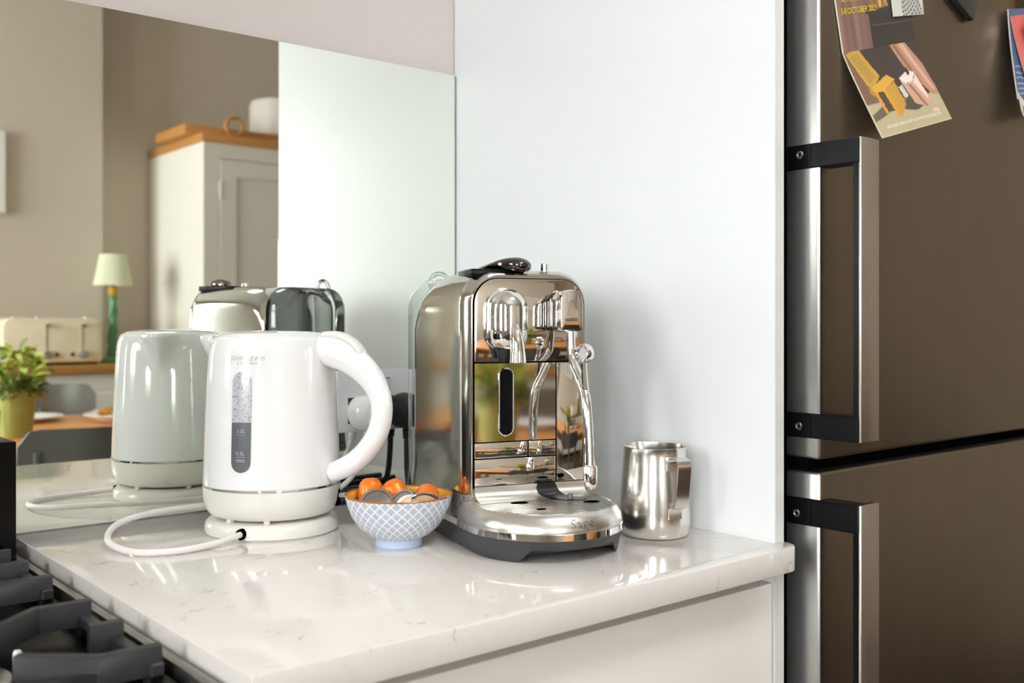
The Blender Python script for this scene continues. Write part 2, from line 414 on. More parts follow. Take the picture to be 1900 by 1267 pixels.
# worktop: rounded near-right corner
def worktop_poly():
    p = [(-.638, -.002), (-.638, -.613)]
    cx, cy, r = .0157 - .022, -.613 + .022, .022
    for k in range(9):
        a = R(-90 + 90 * k / 8); p.append((cx + r * cos(a), cy + r * sin(a)))
    p += [(.0157, -.5895), (-.0012, -.5895), (-.0012, -.002)]
    return p
b = B(); prism(b, worktop_poly(), 'z', -.027, 0, .0016)
tag(obj('worktop', b, 'quartz'), 'white quartz worktop with faint grey veins and polished edge', 'worktop')
# base cabinet
t = thing('base_cabinet', 'handleless cashmere base cabinet under the quartz worktop', 'cabinet', (0, 0, 0))
b = B(); box(b, -.632, -.004, -.565, -.004, -.9, -.0285); obj('carcass', b, 'cab', t)
b = B(); box(b, -.634, -.0035, -.586, -.566, -.76, -.044, .0012); obj('door', b, 'cab', t)
b = B(); box(b, -.634, -.0035, -.545, -.53, -.9, -.765); obj('plinth', b, 'cab', t)

# ================================================================== FRIDGE FREEZER
FX0, FX1, FY = .040, .64, -.618
fr = thing('fridge_freezer', 'tall brushed steel fridge freezer with bar handles and papers on its door', 'fridge')
b = B(); box(b, FX0 + .001, FX1 - .001, -.566, -.01, -.88, 1.02); obj('body', b, 'black_matt', fr)
def door(z0, z1, name):
    b = B(); box(b, FX0, FX1, FY, -.572, z0, z1, .004, 3)
    o = obj(name, b, 'fridge_front', fr); o.data.materials.append(MT['fridge_side'])
    for p in o.data.polygons:
        if p.normal.x < -.6: p.material_index = 1
    return o
d1 = door(.0915, 1.01, 'upper_door'); d2 = door(-.83, .0775, 'lower_door')
b = B(); box(b, FX0 + .004, FX1, -.600, -.571, .0775, .0915); obj('door_gap_shade', b, 'dark_void', fr)  # black strip painted for the shade in the gap between the doors
b = B(); box(b, FX0 + .01, FX1, -.58, -.05, -.899, -.835); obj('kick_plate', b, 'black_matt', fr)
def handle(d, zt, zb, brackets):
    hb = B(); box(hb, FX0 + .0002, .0768, -.6690, -.6655, zb, zt, .0012); 
    h = obj('handle', hb, 'handle_steel', fr, label='satin steel bar handle on black brackets')
    b = B(); box(b, FX0 + .0006, .0765, -.6656, -.6590, zb + .001, zt - .001); obj('handle_core', b, 'black_gloss', h)
    for (a, c, zs, ys) in brackets:
        b = B(); box(b, FX0 - .0022, FX0 + .022, -.6655, -.5745, a, c, .0008, 1); box(b, FX0 - .0030, FX0 - .0020, -.6085, -.5845, a + .0008, c - .0008)
        obj('bracket', b, 'black_gloss', h)
        s = B(); lathe(s, [(0, -.0015), (.0020, -.0015), (.0021, .0010), (.0026, .0014), (.0040, .0014), (.0046, .0008), (.0046, 0), (.0042, -.0016)], 20)
        obj('screw', s, 'chrome', h, loc=(FX0 - .003, ys, zs), rot=(0, R(-90), 0))
handle(d1, .4454, .1150, [(.4178, .4452, .4338, -.5944), (.1152, .1430, .1279, -.5929)])
handle(d2, .0474, -.35, [(.0168, .0472, .0294, -.5901), (-.349, -.320, -.335, -.5901)])

# ------------------------------------------------------------------ papers on the fridge door
def inpoly(p, poly):
    x, y = p; c = False; n = len(poly)
    for i in range(n):
        x1, y1 = poly[i]; x2, y2 = poly[(i + 1) % n]
        if (y1 > y) != (y2 > y) and x < (x2 - x1) * (y - y1) / (y2 - y1) + x1: c = not c
    return c
def painted_sheet(name, nx, ny, pos, paint, parent, thick=.0004):
    """a sheet of paper: grid of nx*ny cells; pos(u,v)->point (u right, v down, 0..1); paint(u,v)->sRGB"""
    me = bpy.data.meshes.new(name)
    vs = []; fs = []; cols = []
    for j in range(ny + 1):
        for i in range(nx + 1):
            u, v = i / nx, j / ny; vs.append(pos(u, v)); cols.append((*lin(paint(u, v)), 1))
    for j in range(ny):
        for i in range(nx):
            a = j * (nx + 1) + i; fs.append((a, a + nx + 1, a + nx + 2, a + 1))
    n0 = len(vs); m_ = len(vs)
    for (x, y, z) in list(vs): vs.append((x, y + thick, z))
    cols += [(.62, .6, .57, 1)] * m_
    fs += [tuple(q + m_ for q in f[::-1]) for f in fs]
    edge = [i for i in range(nx + 1)] + [j * (nx + 1) + nx for j in range(1, ny + 1)] + [ny * (nx + 1) + i for i in range(nx - 1, -1, -1)] + [j * (nx + 1) for j in range(ny - 1, 0, -1)]
    for a, c in zip(edge, edge[1:] + edge[:1]): fs.append((a, c, c + m_, a + m_))
    me.from_pydata(vs, [], fs); at = me.attributes.new('print', 'FLOAT_COLOR', 'POINT')
    at.data.foreach_set('color', [q for c in cols for q in c])
    me.materials.append(MT['print']); me.update()
    o = bpy.data.objects.new(name, me); COL.objects.link(o)
    if parent: o.parent = parent
    return o
# folded leaflet: upper half flat on the door, lower half springing out from the fold
a = R(14.9); UX, UZ = cos(a), sin(a); DX, DZ = sin(a), -cos(a)
LW, FOLD = .167, (.0815, .5510)
lf = thing('leaflet', 'folded furniture fair leaflet with yellow chair hanging on upper fridge door', 'leaflet', (FOLD[0], FY - .0006, FOLD[1]))
HU = .135
def pos_up(u, v):   # v 0 at top, 1 at fold
    h = (1 - v) * HU; return (u * LW * UX - h * DX, -.0006 - .0012 * v, u * LW * UZ - h * DZ)
def pos_lo(u, v):
    h = v * .102; o_ = .0018 + .034 * v ** 1.1
    return (u * LW * UX + h * DX, -o_, u * LW * UZ + h * DZ)
def mixc(a, c, f): return tuple(x + (y - x) * f for x, y in zip(a, c))
def paint_up(u, v):
    # dark panelled room: mauve-brown curtain left, vases on a dark mantel
    k = .5 + .5 * sin(u * 46) * sin(u * 17 + 1); c = mixc((112, 82, 72), (146, 112, 102), k)
    if u > .36: c = mixc((120, 88, 86), (104, 76, 72), (u - .36) / .6)
    if u > .40 and v > .66: c = (50, 42, 38)
    if u > .37 and .66 < v < .705: c = (42, 52, 44)
    if u > .42 and .80 < v < .815: c = (88, 70, 60)
    if u > .62 and v > .36 and v < .66: c = (70, 54, 50)
    for poly, cc in UPP:
        if inpoly((u, v), poly): c = cc
    if v < .10: c = mixc((190, 160, 138), c, v / .1)
    if u < .012: c = (226, 214, 200)
    return c
UPP = [([(.50, .28), (.56, .24), (.60, .30), (.575, .42), (.60, .48), (.61, .67), (.52, .67), (.53, .46), (.505, .38)], (156, 104, 52)),
       ([(.54, .44), (.585, .44), (.60, .66), (.56, .66)], (206, 172, 96)),
       ([(.63, .50), (.645, .50), (.68, .66), (.66, .66)], (204, 160, 92)),
       ([(.625, .56), (.64, .56), (.65, .66), (.625, .66)], (190, 130, 60)),
       ([(.76, .40), (.81, .40), (.82, .66), (.79, .66), (.775, .5)], (206, 184, 160)),
       ([(.73, .52), (.77, .52), (.78, .66), (.73, .66)], (40, 36, 32)),
       ([(.86, .46), (.90, .46), (.89, .66), (.86, .66)], (170, 110, 96)),
       ([(.905, .46), (.935, .46), (.94, .64), (.91, .64)], (110, 50, 40)),
       ([(.43, .60), (.48, .56), (.50, .67), (.43, .68)], (150, 104, 62))]
LOP = [([(.0, .62), (.35, .62), (.7, .66), (1, .62), (1, 1), (0, 1)], (176, 162, 128)),
       ([(.02, .74), (.30, .62), (.34, .72), (.1, .80), (.02, .82)], (96, 86, 70)),
       ([(.38, .70), (.70, .58), (.80, .74), (.60, .80), (.46, .76)], (74, 64, 52)),
       # yellow chair
       ([(.03, .02), (.20, -.02), (.33, .33), (.17, .47), (.13, .42)], (190, 144, 46)),
       ([(.06, .06), (.17, .03), (.27, .33), (.17, .40)], (168, 132, 58)),
       ([(.17, .44), (.42, .33), (.50, .40), (.28, .52), (.17, .50)], (206, 154, 54)),
       ([(.17, .50), (.21, .50), (.23, .76), (.20, .76)], (206, 142, 40)),
       ([(.21, .51), (.30, .51), (.33, .74), (.24, .74)], (70, 58, 34)),
       ([(.30, .51), (.48, .42), (.50, .70), (.36, .84)], (188, 140, 44)),
       ([(.29, .51), (.335, .50), (.37, .84), (.33, .82)], (204, 146, 46)),
       ([(.14, .42), (.17, .46), (.16, .56), (.12, .5)], (176, 128, 40)),
       # draped cloth over a plinth
       ([(.62, -.02), (.82, -.06), (.96, .28), (1, .62), (.99, .68), (.90, .66), (.82, .50), (.70, .30)], (176, 128, 104)),
       ([(.74, -.02), (.80, -.04), (.97, .60), (.94, .62)], (204, 160, 138)),
       ([(.66, .02), (.70, .0), (.84, .50), (.80, .5)], (140, 96, 76)),
       ([(.56, .40), (.70, .33), (.80, .36), (.72, .46), (.60, .48)], (228, 208, 198)),
       ([(.56, .42), (.62, .48), (.72, .46), (.80, .37), (.84, .66), (.86, .80), (.78, .78), (.70, .76), (.62, .72)], (196, 150, 128)),
       ([(.64, .50), (.68, .50), (.78, .78), (.74, .78)], (150, 106, 88)),
       ([(.72, .48), (.79, .40), (.83, .64), (.82, .72)], (226, 196, 182)),
       ([(.69, .30), (.72, .29), (.73, .37), (.69, .39)], (52, 34, 26)),
       ([(.82, .82), (.90, .84), (.88, .88), (.80, .86)], (216, 186, 166)),
       ([(.50, .50), (.56, .48), (.58, .62), (.52, .64)], (200, 192, 180))]
def paint_lo(u, v):
    c = mixc((60, 46, 40), (48, 36, 32), .5 + .5 * sin(u * 130))
    if u < .22: c = (118, 84, 66)
    for poly, cc in LOP:
        if inpoly((u, v), poly): c = cc
    if u < .012 or v > .992: c = (206, 194, 172)
    return c
painted_sheet('upper_page', 110, 90, pos_up, paint_up, lf)
painted_sheet('lower_page', 120, 80, pos_lo, paint_lo, lf)
def on_page(fn, u0, v0, w, h=.1):
    def f(c):
        u = u0 + c.x / LW; v = v0 - c.y / (HU if fn is pos_up else .102)
        p = V(fn(u, v)); return p + V((0, -.0006, 0))
    return f
bm = map_verts(text_mesh('AUTUMN', .0085), on_page(pos_up, .18, .57, 0)); obj('lettering', bm, 'ink_yellow', lf, smooth=0)
bm = map_verts(text_mesh('3-8 OCTOBER 2023', .0100, .92), on_page(pos_up, .285, .665, 0)); obj('lettering', bm, 'ink_yellow', lf, smooth=0)
bm = map_verts(text_mesh('ANTIQUES, DESIGN & ART FOR INTERIOR DECORATION', .0052, .95), on_page(pos_lo, .50, .90, 0)); obj('lettering', bm, 'ink_white', lf, smooth=0)
# white card with a dotted pattern
def pos_card(u, v):
    a2 = R(13); return (.1705 + u * .075 * cos(a2) + v * .078 * sin(a2), FY - .0042, .6885 + u * .075 * sin(a2) - v * .078 * cos(a2))
def paint_card(u, v):
    c = (212, 208, 202)
    if u > .30 and (u - .30) < .15 + (v) * .55:
        rr = sqrt((u - .2) ** 2 + (v - .2) ** 2); an = atan2(v - .2, u - .2)
        if sin(rr * 95) > .1 and sin(an * 60) > -.6: c = (96, 92, 90)
        else: c = (190, 186, 182)
    return c
o = painted_sheet('card', 90, 90, pos_card, paint_card, None); tag(o, 'small white card with dotted black pattern overlapping the furniture leaflet', 'card')
# silver striped magnet at the top edge
b = B(); prism(b, [(.318, .669), (.345, .720), (.425, .735), (.3975, .676), (.382, .6435)], 'y', FY - .009, FY - .0005, .001)
tag(obj('fridge_magnet', b, 'silver_magnet'), 'dark silver streaked magnet at the top of the fridge door', 'magnet')
# blue card with coral label
bc = thing('notice', 'blue notice card with coral label curling off the fridge door', 'notice', (.487, FY - .002, .68))
def pos_b(u, v):
    bot = .158 - .016 * (max(0, 1 - u / .14)) ** 2
    return (u * .16 + .006 * v, -.004 - .016 * v ** 1.5, u * .036 - v * (bot if v > .8 else .158))
def paint_b(u, v):
    c = (70, 92, 130)
    if v > .78 + .22 * min(1, u / .55): c = (226, 214, 202)
    if .04 < u and v > .46 and v < .80:
        for k, vv in enumerate((.50, .56, .60, .655, .70, .745)):
            if abs(v - vv - .12 * u) < .006 and u < (.5 if k % 2 else .95): c = (164, 176, 196)
    if .06 < u < .12 and v > .88: c = (140, 128, 120)
    if u < .015: c = (206, 196, 200)
    return c
painted_sheet('card_sheet', 80, 90, pos_b, paint_b, bc)
def pos_c(u, v): return (.003 + u * (.085 - .0 * v) + (.024 * v if u < .5 else 0) * (1 - u), -.0065 - .010 * v ** 1.5, -.010 + u * .022 - v * .082)
o = painted_sheet('coral_label', 10, 12, pos_c, lambda u, v: (208, 100, 92), bc); o['label'] = 'coral pink paper label'
# pale ornament magnet
pts = [(.522, .672), (.512, .655), (.524, .640), (.530, .650), (.534, .618), (.528, .600), (.538, .594), (.544, .606), (.548, .580), (.556, .578), (.560, .600), (.572, .592), (.582, .600), (.590, .640), (.585, .680), (.565, .70), (.548, .695), (.538, .668), (.530, .668)]
b = B(); prism(b, pts, 'y', FY - .027, FY - .0165, .0015)
tag(obj('ornament_magnet', b, 'ornament'), 'pale glazed ragged-edged ornament magnet over the blue notice card', 'magnet')
b = B(); prism(b, [(.545, .692), (.535, .735), (.60, .75), (.60, .69)], 'y', FY - .0105, FY - .0095)
tag(obj('note_paper', b, 'yellow', smooth=0), 'yellow paper scrap tucked behind the pale ornament magnet', 'paper')

# ================================================================== COFFEE MACHINE
CMR = R(-16.7)
cmO = V((-.1985, -.4005, 0))
cm = thing('coffee_machine', 'stainless steel pod coffee machine with steam wand on the worktop', 'coffee machine', cmO, CMR)
def sect(y, hw, zt, r, zb=.03, crown=.004):
    out = []
    rr_ = rrect(-hw, hw, zb, zt, r, .002, 8)
    zz_ = [.038, .045, .052, .060, .068, .075, .09, .12, .16, .20, .235]
    rr_ = rr_[:18] + [(-hw, z_) for z_ in zz_[::-1]] + rr_[18:] + [(hw, z_) for z_ in zz_]
    for x, z in rr_:
        k = 1 - (x / hw) ** 2
        if z > zt - r * .9: z += crown * k
        fl = max(0, (.075 - z) / .045); x *= 1 + .075 * fl ** 2
        out.append((x, y, z))
    return out
SE = [(0, .0692, .2950, .030), (.0012, .0706, .2968, .031), (.0125, .0766, .3002, .034), (.0155, .0776, .3008, .035), (.019, .0780, .301, .036), (.06, .078, .3015, .036), (.125, .078, .3000, .036), (.150, .078, .296, .036), (.165, .078, .2885, .036), (.174, .078, .279, .036), (.1785, .0777, .271, .035), (.180, .077, .266, .034)]
b = B(); loft(b, [sect(*q) for q in SE]); obj('body', b, 'steel', cm, smooth=25)
b = B(); prism(b, rrect(-.0685, .0685, .060, .2945, .029, .004, 8), 'y', -.0006, .001); obj('front_backing', b, 'dark_void', cm)
# polished front plates
def plate(x0, x1, z0, z1, rt=.0012, rb=.0012, y=-.0022, cut=None):
    b = B(); prism(b, rrect(x0, x1, z0, z1, rt, rb, 8), 'y', y, -.0004, .0005); return obj('front_plate', b, 'chrome_panel', cm, smooth=30)
plate(-.0672, .0672, .2012, .2935, .028, .0012)
def slot_plate():
    # plate with a vertical capsule-shaped opening, bridged as a ring of faces
    x0, x1, z0, z1 = -.0672, .0313, .1130, .1996; cx, hw, za, zc = -.0297, .0085, .1275, .1855
    inner = [(cx + hw * cos(R(t)), zc + hw * sin(R(t))) for t in range(0, 181, 15)] + [(cx + hw * cos(R(t)), za + hw * sin(R(t))) for t in range(180, 361, 15)]
    outer = []
    zm = (za + zc) / 2
    for x, z in inner:
        dx, dz = x - cx, z - zm
        s = min(((x1 - cx) if dx > 0 else (cx - x0)) / max(abs(dx), 1e-6), ((z1 - zm) if dz > 0 else (zm - z0)) / max(abs(dz), 1e-6)); outer.append([cx + dx * s, zm + dz * s])
    for cxn, czn in ((x0, z0), (x0, z1), (x1, z0), (x1, z1)):
        k = min(range(len(outer)), key=lambda i: (outer[i][0] - cxn) ** 2 + (outer[i][1] - czn) ** 2); outer[k] = [cxn, czn]
    b = B()
    loft(b, [[(x, -.0004, z) for x, z in outer], [(x, -.0022, z) for x, z in outer], [(x, -.0022, z) for x, z in inner], [(x, .010, z) for x, z in inner]], False, False)
    obj('front_plate', b, 'chrome_panel', cm, smooth=25)
    b = B(); prism(b, [(cx + (x - cx) * 1.0, z) for x, z in inner], 'y', -.0012, -.0007); obj('sight_slot', b, 'black_gloss', cm)
    b = B(); tube(b, [(x, -.0022, z) for x, z in inner] + [(inner[0][0], -.0022, inner[0][1])], .0009, 8, up=(0, 1, 0)); obj('slot_trim', b, 'chrome', cm)
slot_plate()
plate(.0327, .0672, .0645, .1996)
plate(-.0672, .0313, .0645, .0938)
plate(-.0672, -.0035, .0950, .1118)
plate(-.0022, .0313, .0950, .1118)
# coffee outlet head: back shell + dome + spout
cx = -.0338
b = B(); prism(b, rrect(cx - .0222, cx + .0222, .2150, .2830, .0221, .016, 10), 'y', -.0085, -.0022, .0015); obj('outlet_shell', b, 'chrome', cm)
hd = B(); prof = [(0, .2128), (.008, .2134), (.0145, .2165), (.0195, .2225), (.0217, .2285), (.0219, .2362), (.0212, .2366), (.0212, .2370), (.0219, .2374), (.0219, .2600)]
prof += [(.0219 * cos(R(t)), .2600 + .0219 * sin(R(t))) for t in range(10, 91, 10)]
prof[-1] = (0, .2819)
lathe(hd, prof, 40, cx, -.0165); hd_ = obj('outlet_head', hd, 'chrome', cm)
b = B(); sp = spline([(cx, -.0335, .238), (cx, -.0400, .228), (cx, -.0430, .214), (cx, -.0440, .2015)], 5)
tube(b, sp, [(.0095 - .0015 * (1 - i / (len(sp) - 1)), .0060 + .0035 * i / (len(sp) - 1)) for i in range(len(sp))][::1], 20, up=(0, 1, 0)); obj('spout', b, 'chrome', cm)
b = B(); lathe(b, [(0, .2025), (.0085, .2025), (.0105, .2120), (.0140, .2175), (0, .2180)], 28, cx - .002, -.0165); obj('outlet_nozzle', b, 'black_plastic', cm)
# steam head
sx = .0330
b = B(); prism(b, rrect(sx - .0150, sx + .0150, .2352, .2815, .0149, .004, 8), 'y', -.0135, -.0022, .001)
obj('steam_head_base', b, 'dark_chrome', cm)
b = B(); prism(b, rrect(sx - .0142, sx + .0142, .2352, .2810, .0141, .005, 8), 'y', -.040, -.0135, .0022)
obj('steam_head', b, 'chrome', cm)
wp = spline([(sx + .0055, -.026, .238), (sx + .0055, -.027, .217), (sx + .0055, -.031, .203), (sx + .0050, -.049, .184), (sx + .0040, -.064, .168), (sx + .003, -.071, .150), (sx + .003, -.0745, .12), (sx + .003, -.077, .090)], 6)
b = B(); tube(b, wp, .0052, 16); obj('steam_wand', b, 'chrome', cm)
b = B(); lathe(b, [(0, 0), (.0045, .0003), (.0066, .003), (.0072, .008), (.0072, .0235), (.0060, .026), (0, .026)], 24)
obj('wand_tip', b, 'chrome', cm, loc=(sx + .0032, -.078, .0665))
b = B(); lathe(b, [(0, -.0015), (.0068, -.0018), (.0078, -.0048), (.0092, -.0056), (.0106, -.0042), (.0112, 0), (.0106, .0042), (.0092, .0056), (.0078, .0048), (.0068, .0018), (0, .0015)], 32)
obj('wand_grip', b, 'chrome', cm, loc=(sx + .0058, -.058, .2110), rot=(0, R(90), R(25)))
b = B(); tube(b, [(sx + .0056, -.058, .202), (sx + .005, -.060, .190), (sx + .0042, -.064, .172)], [.0032, .0034, .004], 10); obj('grip_stem', b, 'chrome', cm)
# top: black base plate, lever, button
b = B(); prism(b, [(-.066, .012), (-.004, .006), (-.001, .03), (-.012, .080), (-.056, .080)], 'z', .2965, .3048, .0012); obj('lever_bed', b, 'black_gloss', cm)
lv = spline([(-.038, .042, .3060, .007, .0015), (-.031, .032, .3085, .0125, .0040), (-.021, .016, .3100, .0165, .0075), (-.0125, .003, .3095, .0155, .0085), (-.0075, -.0055, .3075, .0110, .0065), (-.0055, -.009, .3065, .004, .003)], 6)
b = B(); tube(b, [q[:3] for q in lv], [(q[4], q[3]) for q in lv], 18, up=(0, 0, 1)); obj('lever', b, 'dark_chrome', cm)
b = B(); tube(b, [(-.0455, .050, .3055), (-.0385, .038, .3090), (-.032, .026, .3125)], [.0012, .0022, .001], 8); obj('lever_trim', b, 'chrome', cm)
b = B(); lathe(b, [(.0068, .3015), (.0068, .3035), (.0054, .3045), (.0054, .3120), (.0048, .3128), (0, .3128)], 24, .0275, .020); obj('top_button', b, 'chrome', cm)
# drip tray
def dplan(a, bb, yc, z, yb=-.001, n=28):
    a *= .955; bb *= .945
    pts = [(a, yb, z)]
    for k in range(n + 1):
        t = R(-180 * k / n); pts.append((a * cos(t), yc + bb * sin(t), z))
    pts.append((-a, yb, z)); return pts
yc = -.0345
b = B(); loft(b, [dplan(.0905, .0925, yc, .0225), dplan(.0920, .0940, yc, .0235), dplan(.0915, .0935, yc, .0300), dplan(.0905, .0925, yc, .0305)]); obj('chrome_band', b, 'chrome', cm)
b = B(); loft(b, [dplan(.0905, .0925, yc, .0306), dplan(.0908, .0927, yc, .0325), dplan(.0895, .091, yc, .038), dplan(.0860, .0865, yc, .0445), dplan(.0825, .0825, yc, .0480), dplan(.0800, .0795, yc, .0488), dplan(.0790, .0782, yc, .0470)])
tr = obj('drip_tray', b, 'steel_h', cm, smooth=40)
b = B(); loft(b, [dplan(.0782, .0772, yc, .0464, -.002), dplan(.0782, .0772, yc, .0481, -.002), dplan(.0770, .0758, yc, .0486, -.002)]); obj('drip_plate', b, 'drip', cm)
for hx, hy, ha in ((-.0256, -.0300, .0110), (.0503, -.0540, .0105), (-.020, -.0740, .0060), (-.058, -.010, .006)):
    b = B(); lathe(b, [(0, .04885), (ha * .85, .04885), (ha, .0484)], 24)
    for v in b.verts: v.co.y *= .75
    obj('drain_hole_shade', b, 'dark_void', cm, loc=(hx, hy, 0))  # flat black disc on the plate, painted for the shade inside a hole
AP = [(-.0024, .0638), (-.0032, .0585), (-.0065, .0535), (-.0130, .0500), (-.0215, .0488)]
b = B(); loft(b, [[(x_, -.0006, .0638), (x_, -.0006, .047)] + [(x_, y_, z_) for y_, z_ in AP[::-1]] for x_ in (-.0672, .0672)]); obj('tray_apron', b, 'steel_h', cm, smooth=50)
b = B(); loft(b, [[(x0, y_ - .0007, z_ + .0007), (x1, y_ - .0007, z_ + .0007)] for (y_, z_), x0, x1 in ((AP[0], .009, .030), (AP[1], .007, .032), (AP[2], .008, .034), (AP[3], .012, .038), (AP[4], .017, .046), ((-.034, .0488), .027, .054), ((-.042, .0488), .040, .050))], False, False, False)
obj('sensor_recess', b, 'black_plastic', cm, smooth=60)
b = B(); lathe(b, [(.0030, .0493), (.0030, .0545), (.0024, .0550), (0, .0550)], 16, .036, -.030); obj('sensor_pin', b, 'chair_grey', cm)
# charcoal base with two front feet (arched cut between them)
def bpl(z, s, lift):
    out = []
    for (x, y, _) in dplan(.0900 * s, .0920 * s, yc, 0, .170, 72):
        zz = z
        if lift:
            d = abs(x - .003)
            if y < -.055 and d < .058: zz = z + .0125 * min(1, (.058 - d) / .010)
        out.append((x, y, zz))
    return out
b = B(); loft(b, [bpl(0, .93, True), bpl(.001, .95, True), bpl(.0222, 1.0, False)]); obj('base', b, 'dark_grey', cm, smooth=30)
b = B(); loft(b, [[(-.0852, y, .0222) for y in (0, .170)] + [(.0852, .170, .0222), (.0852, 0, .0222)], [(-.0852, 0, .0300), (-.0852, .170, .0300), (.0852, .170, .03), (.0852, 0, .03)]]); obj('chrome_side_band', b, 'chrome', cm)
# embossed lettering on the tray front
def on_tray(c):
    t0 = -90 + 4; ang = R(t0) + c.x / .092; zz = .0395 + c.y * .8
    pr = [(.0325, .0867, .0876), (.038, .0855, .0860), (.0445, .0821, .0817), (.048, .0788, .0780)]
    for (z0, a0, b0), (z1, a1, b1) in zip(pr, pr[1:]):
        if zz <= z1 or z1 == .048:
            f = (zz - z0) / (z1 - z0); a_ = a0 + (a1 - a0) * f; b_ = b0 + (b1 - b0) * f; break
    return V((a_ * cos(ang), yc + b_ * sin(ang), zz)) + V((cos(ang), sin(ang), .5)) * .0006
bm = text_mesh('Sage', .0155, 1.08); bmesh.ops.subdivide_edges(bm, edges=bm.edges[:], cuts=1)
obj('lettering', map_verts(bm, on_tray), 'letter_steel', cm, smooth=0)
# water tank with ring handle at the back
b = B(); TK = [(.1815, .076, .296, .034), (.184, .078, .3005, .036), (.203, .078, .3005, .036), (.2065, .0770, .299, .035), (.2075, .075, .297, .034)]
loft(b, [sect(y, hw, zt, r, .03, .001) for y, hw, zt, r in TK], True, True); tk = obj('water_tank', b, 'clear_plastic', cm)
b = B(); prism(b, rrect(-.072, .072, .035, .262, .03, .003), 'y', .1804, .1811); obj('back_panel', b, 'back_grey', cm)
b = B(); rg = [(.0125 * cos(R(t)), .250, .298 + .0125 * sin(R(t))) for t in range(0, 361, 20)]
tube(b, rg, .0028, 10, up=(0, 1, 0)); tube(b, [(0, .205, .2945), (0, .225, .293), (0, .2485, .288)], [(.003, .009)] * 3, 10); obj('tank_handle', b, 'clear_plastic', tk, loc=(-.02, 0, 0))

# ================================================================== KETTLE
kt = thing('kettle', 'glossy white electric kettle with water gauge on its round base', 'kettle', (-.390, -.155, 0), R(-58))
KP = [(.0650, .0205), (.0710, .0225), (.0760, .0285), (.0785, .0370), (.0795, .0450), (.0797, .0545)]
b = B(); lathe(b, [(0, .0205)] + KP + [(.0780, .0550), (0, .0550)], 72); obj('lower_housing', b, 'base_white', kt)
b = B(); lathe(b, [(.0790, .0548), (.0801, .0552), (.0803, .0572), (.0795, .0577), (.078, .0577)], 72); obj('chrome_ring', b, 'chrome', kt)
def kr(z):
    pr = [(.0575, .0795), (.10, .0781), (.14, .0766), (.18, .0747), (.205, .0732), (.217, .0717), (.2245, .0693), (.2295, .0655)]
    for (z0, r0), (z1, r1) in zip(pr, pr[1:]):
        if z <= z1: return r0 + (r1 - r0) * (z - z0) / (z1 - z0)
    return pr[-1][1]
def kmod(r, z, a_):
    t = max(0, min(1, (z - .178) / .050)); d = abs((a_ - pi + pi) % (2 * pi) - pi)
    d = abs(a_ - pi)
    wd = .06 + .22 * t
    return r + .033 * t ** 1.35 * math.exp(-(d / wd) ** 2)
zs = [.0578] + [.0578 + (.2245 - .0578) * k / 26 for k in range(1, 27)]
b = B(); lathe(b, [(kr(z), z) for z in zs] + [(.0676, .2272), (.0655, .2292), (.0630, .2298), (.0625, .2290)], 96, mod=kmod); obj('body', b, 'white_gloss', kt, smooth=50)
b = B(); lathe(b, [(.0632, .2282), (.0628, .2300), (.0600, .2318), (.05, .2338), (.03, .2352), (0, .2356)], 64); obj('lid', b, 'white_gloss', kt)
# handle
HP = [(.050, .2130, .016, .019), (.074, .2120, .0185, .0185), (.100, .2040, .0185, .0155), (.124, .186, .0160, .0135), (.1385, .164, .0135, .0130), (.1425, .142, .0125, .0130), (.137, .118, .0125, .0130), (.122, .096, .0128, .0130), (.101, .0795, .0125, .0125), (.078, .0700, .0115, .0115)]
hp = spline(HP, 7)
b = B(); tube(b, [(q[0], 0, q[1]) for q in hp], [(q[3], q[2]) for q in hp], 22, up=(0, 1, 0))
# up is along the width (local y)
kh = obj('handle', b, 'white_gloss', kt)
b = B(); tube(b, spline([(.070, 0, .2300), (.088, 0, .2300), (.106, 0, .2225), (.119, 0, .2085)], 5), [(.0105, .0045)] * 15 + [(.009, .003)], 14, up=(0, 1, 0)); obj('lid_button', b, 'base_white', kh, label='pale lid release button')
# seam line inside the handle
# base plate
b = B(); lathe(b, [(0, 0), (.0750, 0), (.0775, .002), (.0778, .007), (.0765, .0125), (.0725, .0165), (.064, .0182), (.055, .0185), (0, .0185)], 72); obj('power_base', b, 'base_white', kt)
b = B(); lathe(b, [(.050, .018), (.050, .021), (0, .021)], 40); obj('connector', b, 'dark_void', kt)
for ad in (-64, -104, -150, 150, 30):
    b = B(); box(b, .0625, .069, -.0035, .0035, .0172, .0228, .0008, 1); obj('rest_foot', b, 'base_white', kt, rot=(0, 0, R(ad)))
# gauge window
GA = R(-85); gh, gz0, gz1 = .0118, .0890, .1780
def gpatch(z0, z1, off, cap0, cap1):
    b = B(); outline = []
    xs = []
    def P(x, z): r = kr(z) + off; a_ = GA + x / r; return (r * cos(a_), r * sin(a_), z)
    rows = []
    n = 24
    za = z0 - (gh if cap0 else 0); zb = z1 + (gh if cap1 else 0)
    for k in range(n * 2 + 1):
        z = za + (zb - za) * k / (2 * n)
        hw = gh
        if cap0 and z < z0: hw = sqrt(max(0, gh * gh - (z0 - z) ** 2))
        if cap1 and z > z1: hw = sqrt(max(0, gh * gh - (z - z1) ** 2))
        hw = max(hw, .0004)
        rows.append([b.verts.new(P(hw * q, z)) for q in (-1, -.6, -.2, .2, .6, 1)])
    for a_, c_ in zip(rows, rows[1:]):
        for i in range(5): b.faces.new((a_[i], a_[i + 1], c_[i + 1], c_[i]))
    return b
obj('gauge_upper', gpatch(.1335, gz1, .0006, False, True), 'gauge', kt, label='misted upper half of the water gauge')
obj('gauge_water', gpatch(gz0, .1332, .0006, True, False), 'water', kt, label='dark water-filled lower half of the gauge')
